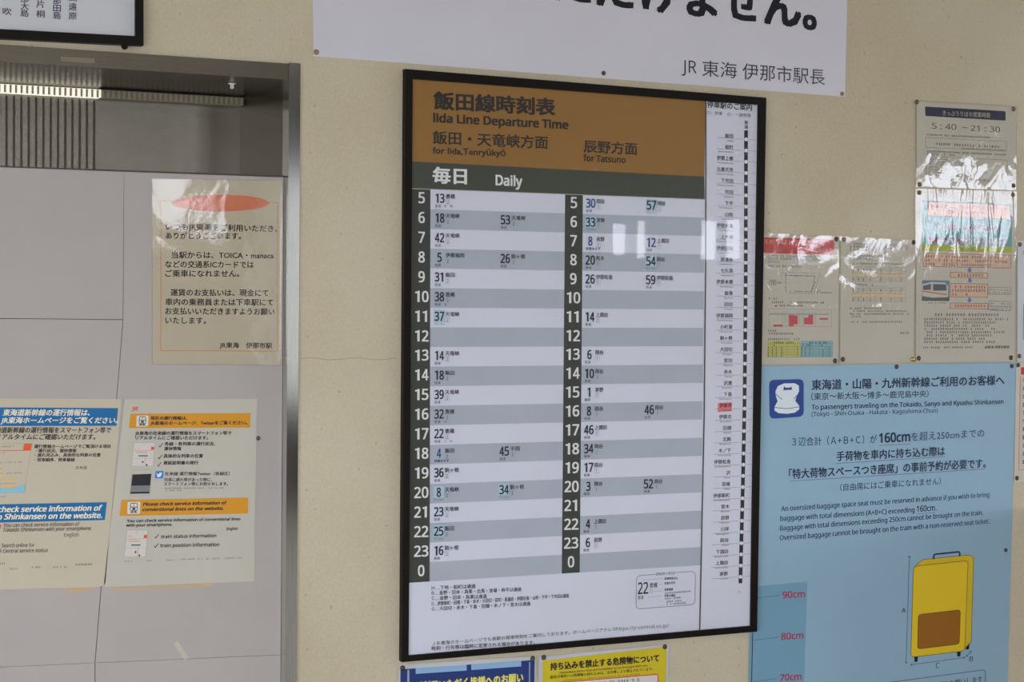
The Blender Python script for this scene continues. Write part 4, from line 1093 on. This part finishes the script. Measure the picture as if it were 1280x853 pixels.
# posters under the timetable
F1 = Sheet(-0.0026)
f1 = paper('request_poster', [(498.0, 831.6), (669.8, 820.4), (666, 1080), (496, 1110)], -0.0026, 0.0008, plain('white_margin', (172, 174, 178), 0.4), 'dark blue poster with yellow writing under the timetable', 'poster')
F1.poly([(500.6, 837.2), (668.4, 825.4), (664, 1070), (498, 1100)], (34, 52, 104), 1, 'navy_panel')
for q in (((519.5, 835.6), (583.2, 831.4), (583.2, 838.6), (519.6, 842.8)), ((589.0, 831.0), (651.4, 826.8), (651.4, 833.4), (589.0, 838.0))): F1.poly(list(q), (126, 160, 190), 2, 'light_blue_panel')
F1.line([(510.4, 838), (509.8, 880)], 2.4, (140, 146, 160), 2); F1.line([(662.0, 828), (661.6, 870)], 1.8, (120, 130, 160), 2)
F1.text('ご利用いただく皆様へのお願い', 519, 864.6, 654, 852.6, 11.4, (206, 198, 92), 0.036); F1.finish(f1)
F2 = Sheet(-0.0026)
f2 = paper('hazard_poster', [(673.6, 821.6), (836.4, 805.6), (831, 1060), (670, 1095)], -0.0026, 0.0008, MATS['white_margin'], 'yellow poster with black heading and red ruled box under the timetable', 'poster')
F2.poly([(678.2, 826.4), (833.4, 808.6), (828, 1050), (675, 1080)], (184, 166, 36), 1, 'yellow_panel')
F2.text('持ち込みを禁止する危険物について', 687.6, 838.4, 823.8, 827.2, 9.2, (34, 32, 34), 0.04)
F2.text('Hazardous items that are forbidden to be brought with you', 699.4, 842.6, 809.2, 833.4, 2.6, (60, 56, 30), 0.012, res=1)
F2.text('駅及び車内への危険物の持ち込みは、法令等により禁止されています。', 687.6, 849.0, 816.2, 838.4, 4.0, (50, 46, 30), 0.012, res=1)
F2.greek(704, 851.6, 800, 843.6, 1.5, (90, 84, 40))
q = F2.rrect((687.4, 854.6), (822.6, 843.2), (820, 960), (685, 975), 3)
F2.poly(q, (190, 186, 180), 2, 'white_box'); F2.line(q, 1.2, (190, 60, 40), 3, closed=True)
F2.greek(744, 856.4, 800, 851.4, 3.4, (60, 56, 58), 4); F2.finish(f2)

# ------------------------------------------------------------------ pins
M_brass = plain('dull_brass', (122, 102, 70), 0.35, metal=0.7, k=0.8, spread=0.7)
M_pin = plain('dark_pin', (84, 74, 62), 0.4, metal=0.5, k=0.8, spread=0.7)
M_gold = plain('bright_brass', (190, 160, 90), 0.25, metal=0.8, k=0.8)
pin_mesh = {}
def pin(px, py, label, y=-0.0042, mat=None, r=0.0058, group=None):
    mat = mat or M_pin
    c = W(px, py, y)
    key = (mat.name, r)
    if key not in pin_mesh:
        mb = MB(); dome(mb, Vector((0, 0, 0)), r, 0.0035, 12)
        me = bpy.data.meshes.new('thumbtack'); me.from_pydata(mb.v, [], mb.f); me.materials.append(mat)
        for p in me.polygons: p.use_smooth = True
        pin_mesh[key] = me
    o = bpy.data.objects.new('thumbtack', pin_mesh[key]); C.objects.link(o); o.location = c
    tag(o, label, 'pin', group or 'thumbtacks on the wall')
M_tan = plain('tan_pin', (140, 112, 84), 0.45, k=0.8)
pin(395.6, 65.2, 'tan thumbtack in the lower corner of the white banner near the ticket window', -0.0013, M_tan)
pin(754.5, 91.5, 'grey brown thumbtack in the bottom edge of the white banner above the timetable', -0.0013, M_pin, 0.0052)
pin(1052.6, 117.2, 'tan thumbtack in the banner corner beside the station chief signature', -0.0013, M_tan, 0.0052)
pin(1146.3, 127.6, 'brass thumbtack in the upper corner of the opening hours sheet above its title bar start', -0.0045, M_brass)
pin(1267.0, 136.4, 'brass thumbtack in the upper corner of the opening hours sheet at the title bar end', -0.0045, M_brass)
pin(1149.6, 230.5, 'brass thumbtack in the lower corner of the opening hours sheet, first of two', -0.0045, M_brass)
pin(1267.0, 232.2, 'dark thumbtack in the lower corner of the opening hours sheet by its signature', -0.0045)
pin(1149.0, 240.9, 'dark brass thumbtack topping the turquoise sheet just under another tack', -0.0043, M_brass)
pin(1266.2, 243.6, 'brass thumbtack at the outer top corner of the turquoise sheet', -0.0043, M_brass)
pin(1148.5, 448.0, 'dark thumbtack at the bottom of the turquoise sheet beside a bright tack', -0.0043)
pin(1263.8, 447.4, 'dark thumbtack at the bottom outer corner of the turquoise sheet', -0.0043)
pin(1055.0, 299.7, 'brown thumbtack at the top of the two table sheet beside the red heading sheet', -0.0043, M_tan)
pin(1142.0, 303.2, 'dark thumbtack at the top of the two table sheet beside the turquoise sheet', -0.0043)
pin(1053.5, 449.4, 'dark thumbtack at the bottom of the two table sheet beside the blue table', -0.0043)
pin(1140.5, 449.4, 'bright brass thumbtack at the bottom of the two table sheet', -0.0043, M_gold)
pin(1045.4, 299.0, 'black thumbtack at the top corner of the red heading sheet', -0.0043)
pin(1043.8, 451.4, 'black thumbtack at the bottom corner of the red heading sheet', -0.0043)
pin(1120.7, 458.7, 'grey thumbtack in the middle of the blue baggage poster top edge', -0.0021)
pin(1264.8, 457.8, 'grey thumbtack in the upper outer corner of the blue baggage poster', -0.0021)
pin(1257.0, 688.0, 'dark thumbtack on the edge of the blue baggage poster above the suitcase level', -0.0021, M_pin, 0.005)
pin(1274.8, 305.8, 'brass thumbtack in the corner of the pale edge sheet', -0.0031, M_brass)
pin(1274.2, 445.4, 'brass thumbtack low on the pale edge sheet', -0.0031, M_brass)
pin(1272.6, 456.6, 'dark thumbtack atop the edge sheet with the red heading', -0.0031)
pin(1271.2, 598.0, 'dark thumbtack at the foot of the edge sheet with the red heading', -0.0031)
pin(503.2, 835.6, 'dark brown thumbtack in the outer corner of the dark blue poster', -0.0027)
pin(665.8, 823.8, 'dark brown thumbtack in the dark blue poster corner next to the yellow poster', -0.0027)
pin(679.6, 822.4, 'grey thumbtack in the yellow poster corner next to the dark blue poster', -0.0027)
pin(831.0, 809.0, 'grey thumbtack in the outer corner of the yellow poster', -0.0027)
pin(322.6, 548.2, 'small dark magnet on the window board beside the orange banded sheet', BY - 0.0001, M_pin, 0.0045)

# hairline crack across the plaster between window and timetable
cb = MB()
pts = [W(x, 448.8 + 1.2 * math.sin(x * 0.11) + random.uniform(-.3, .3)) for x in range(376, 500, 6)]
for p, q in zip(pts, pts[1:]):
    t = 0.0008
    cb.add([(p.x, -0.0003, p.z - t), (q.x, -0.0003, q.z - t), (q.x, -0.0003, q.z + t), (p.x, -0.0003, p.z + t)], [(0, 1, 2, 3)])
tag(cb.build('wall_front_crack', plain('crack_shade', (150, 138, 112), 0.8)), kind='structure')

bpy.data.objects.remove(_fo)
bpy.data.curves.remove(_fc)
for o in bpy.data.objects:
    if '_o' in o: del o['_o']
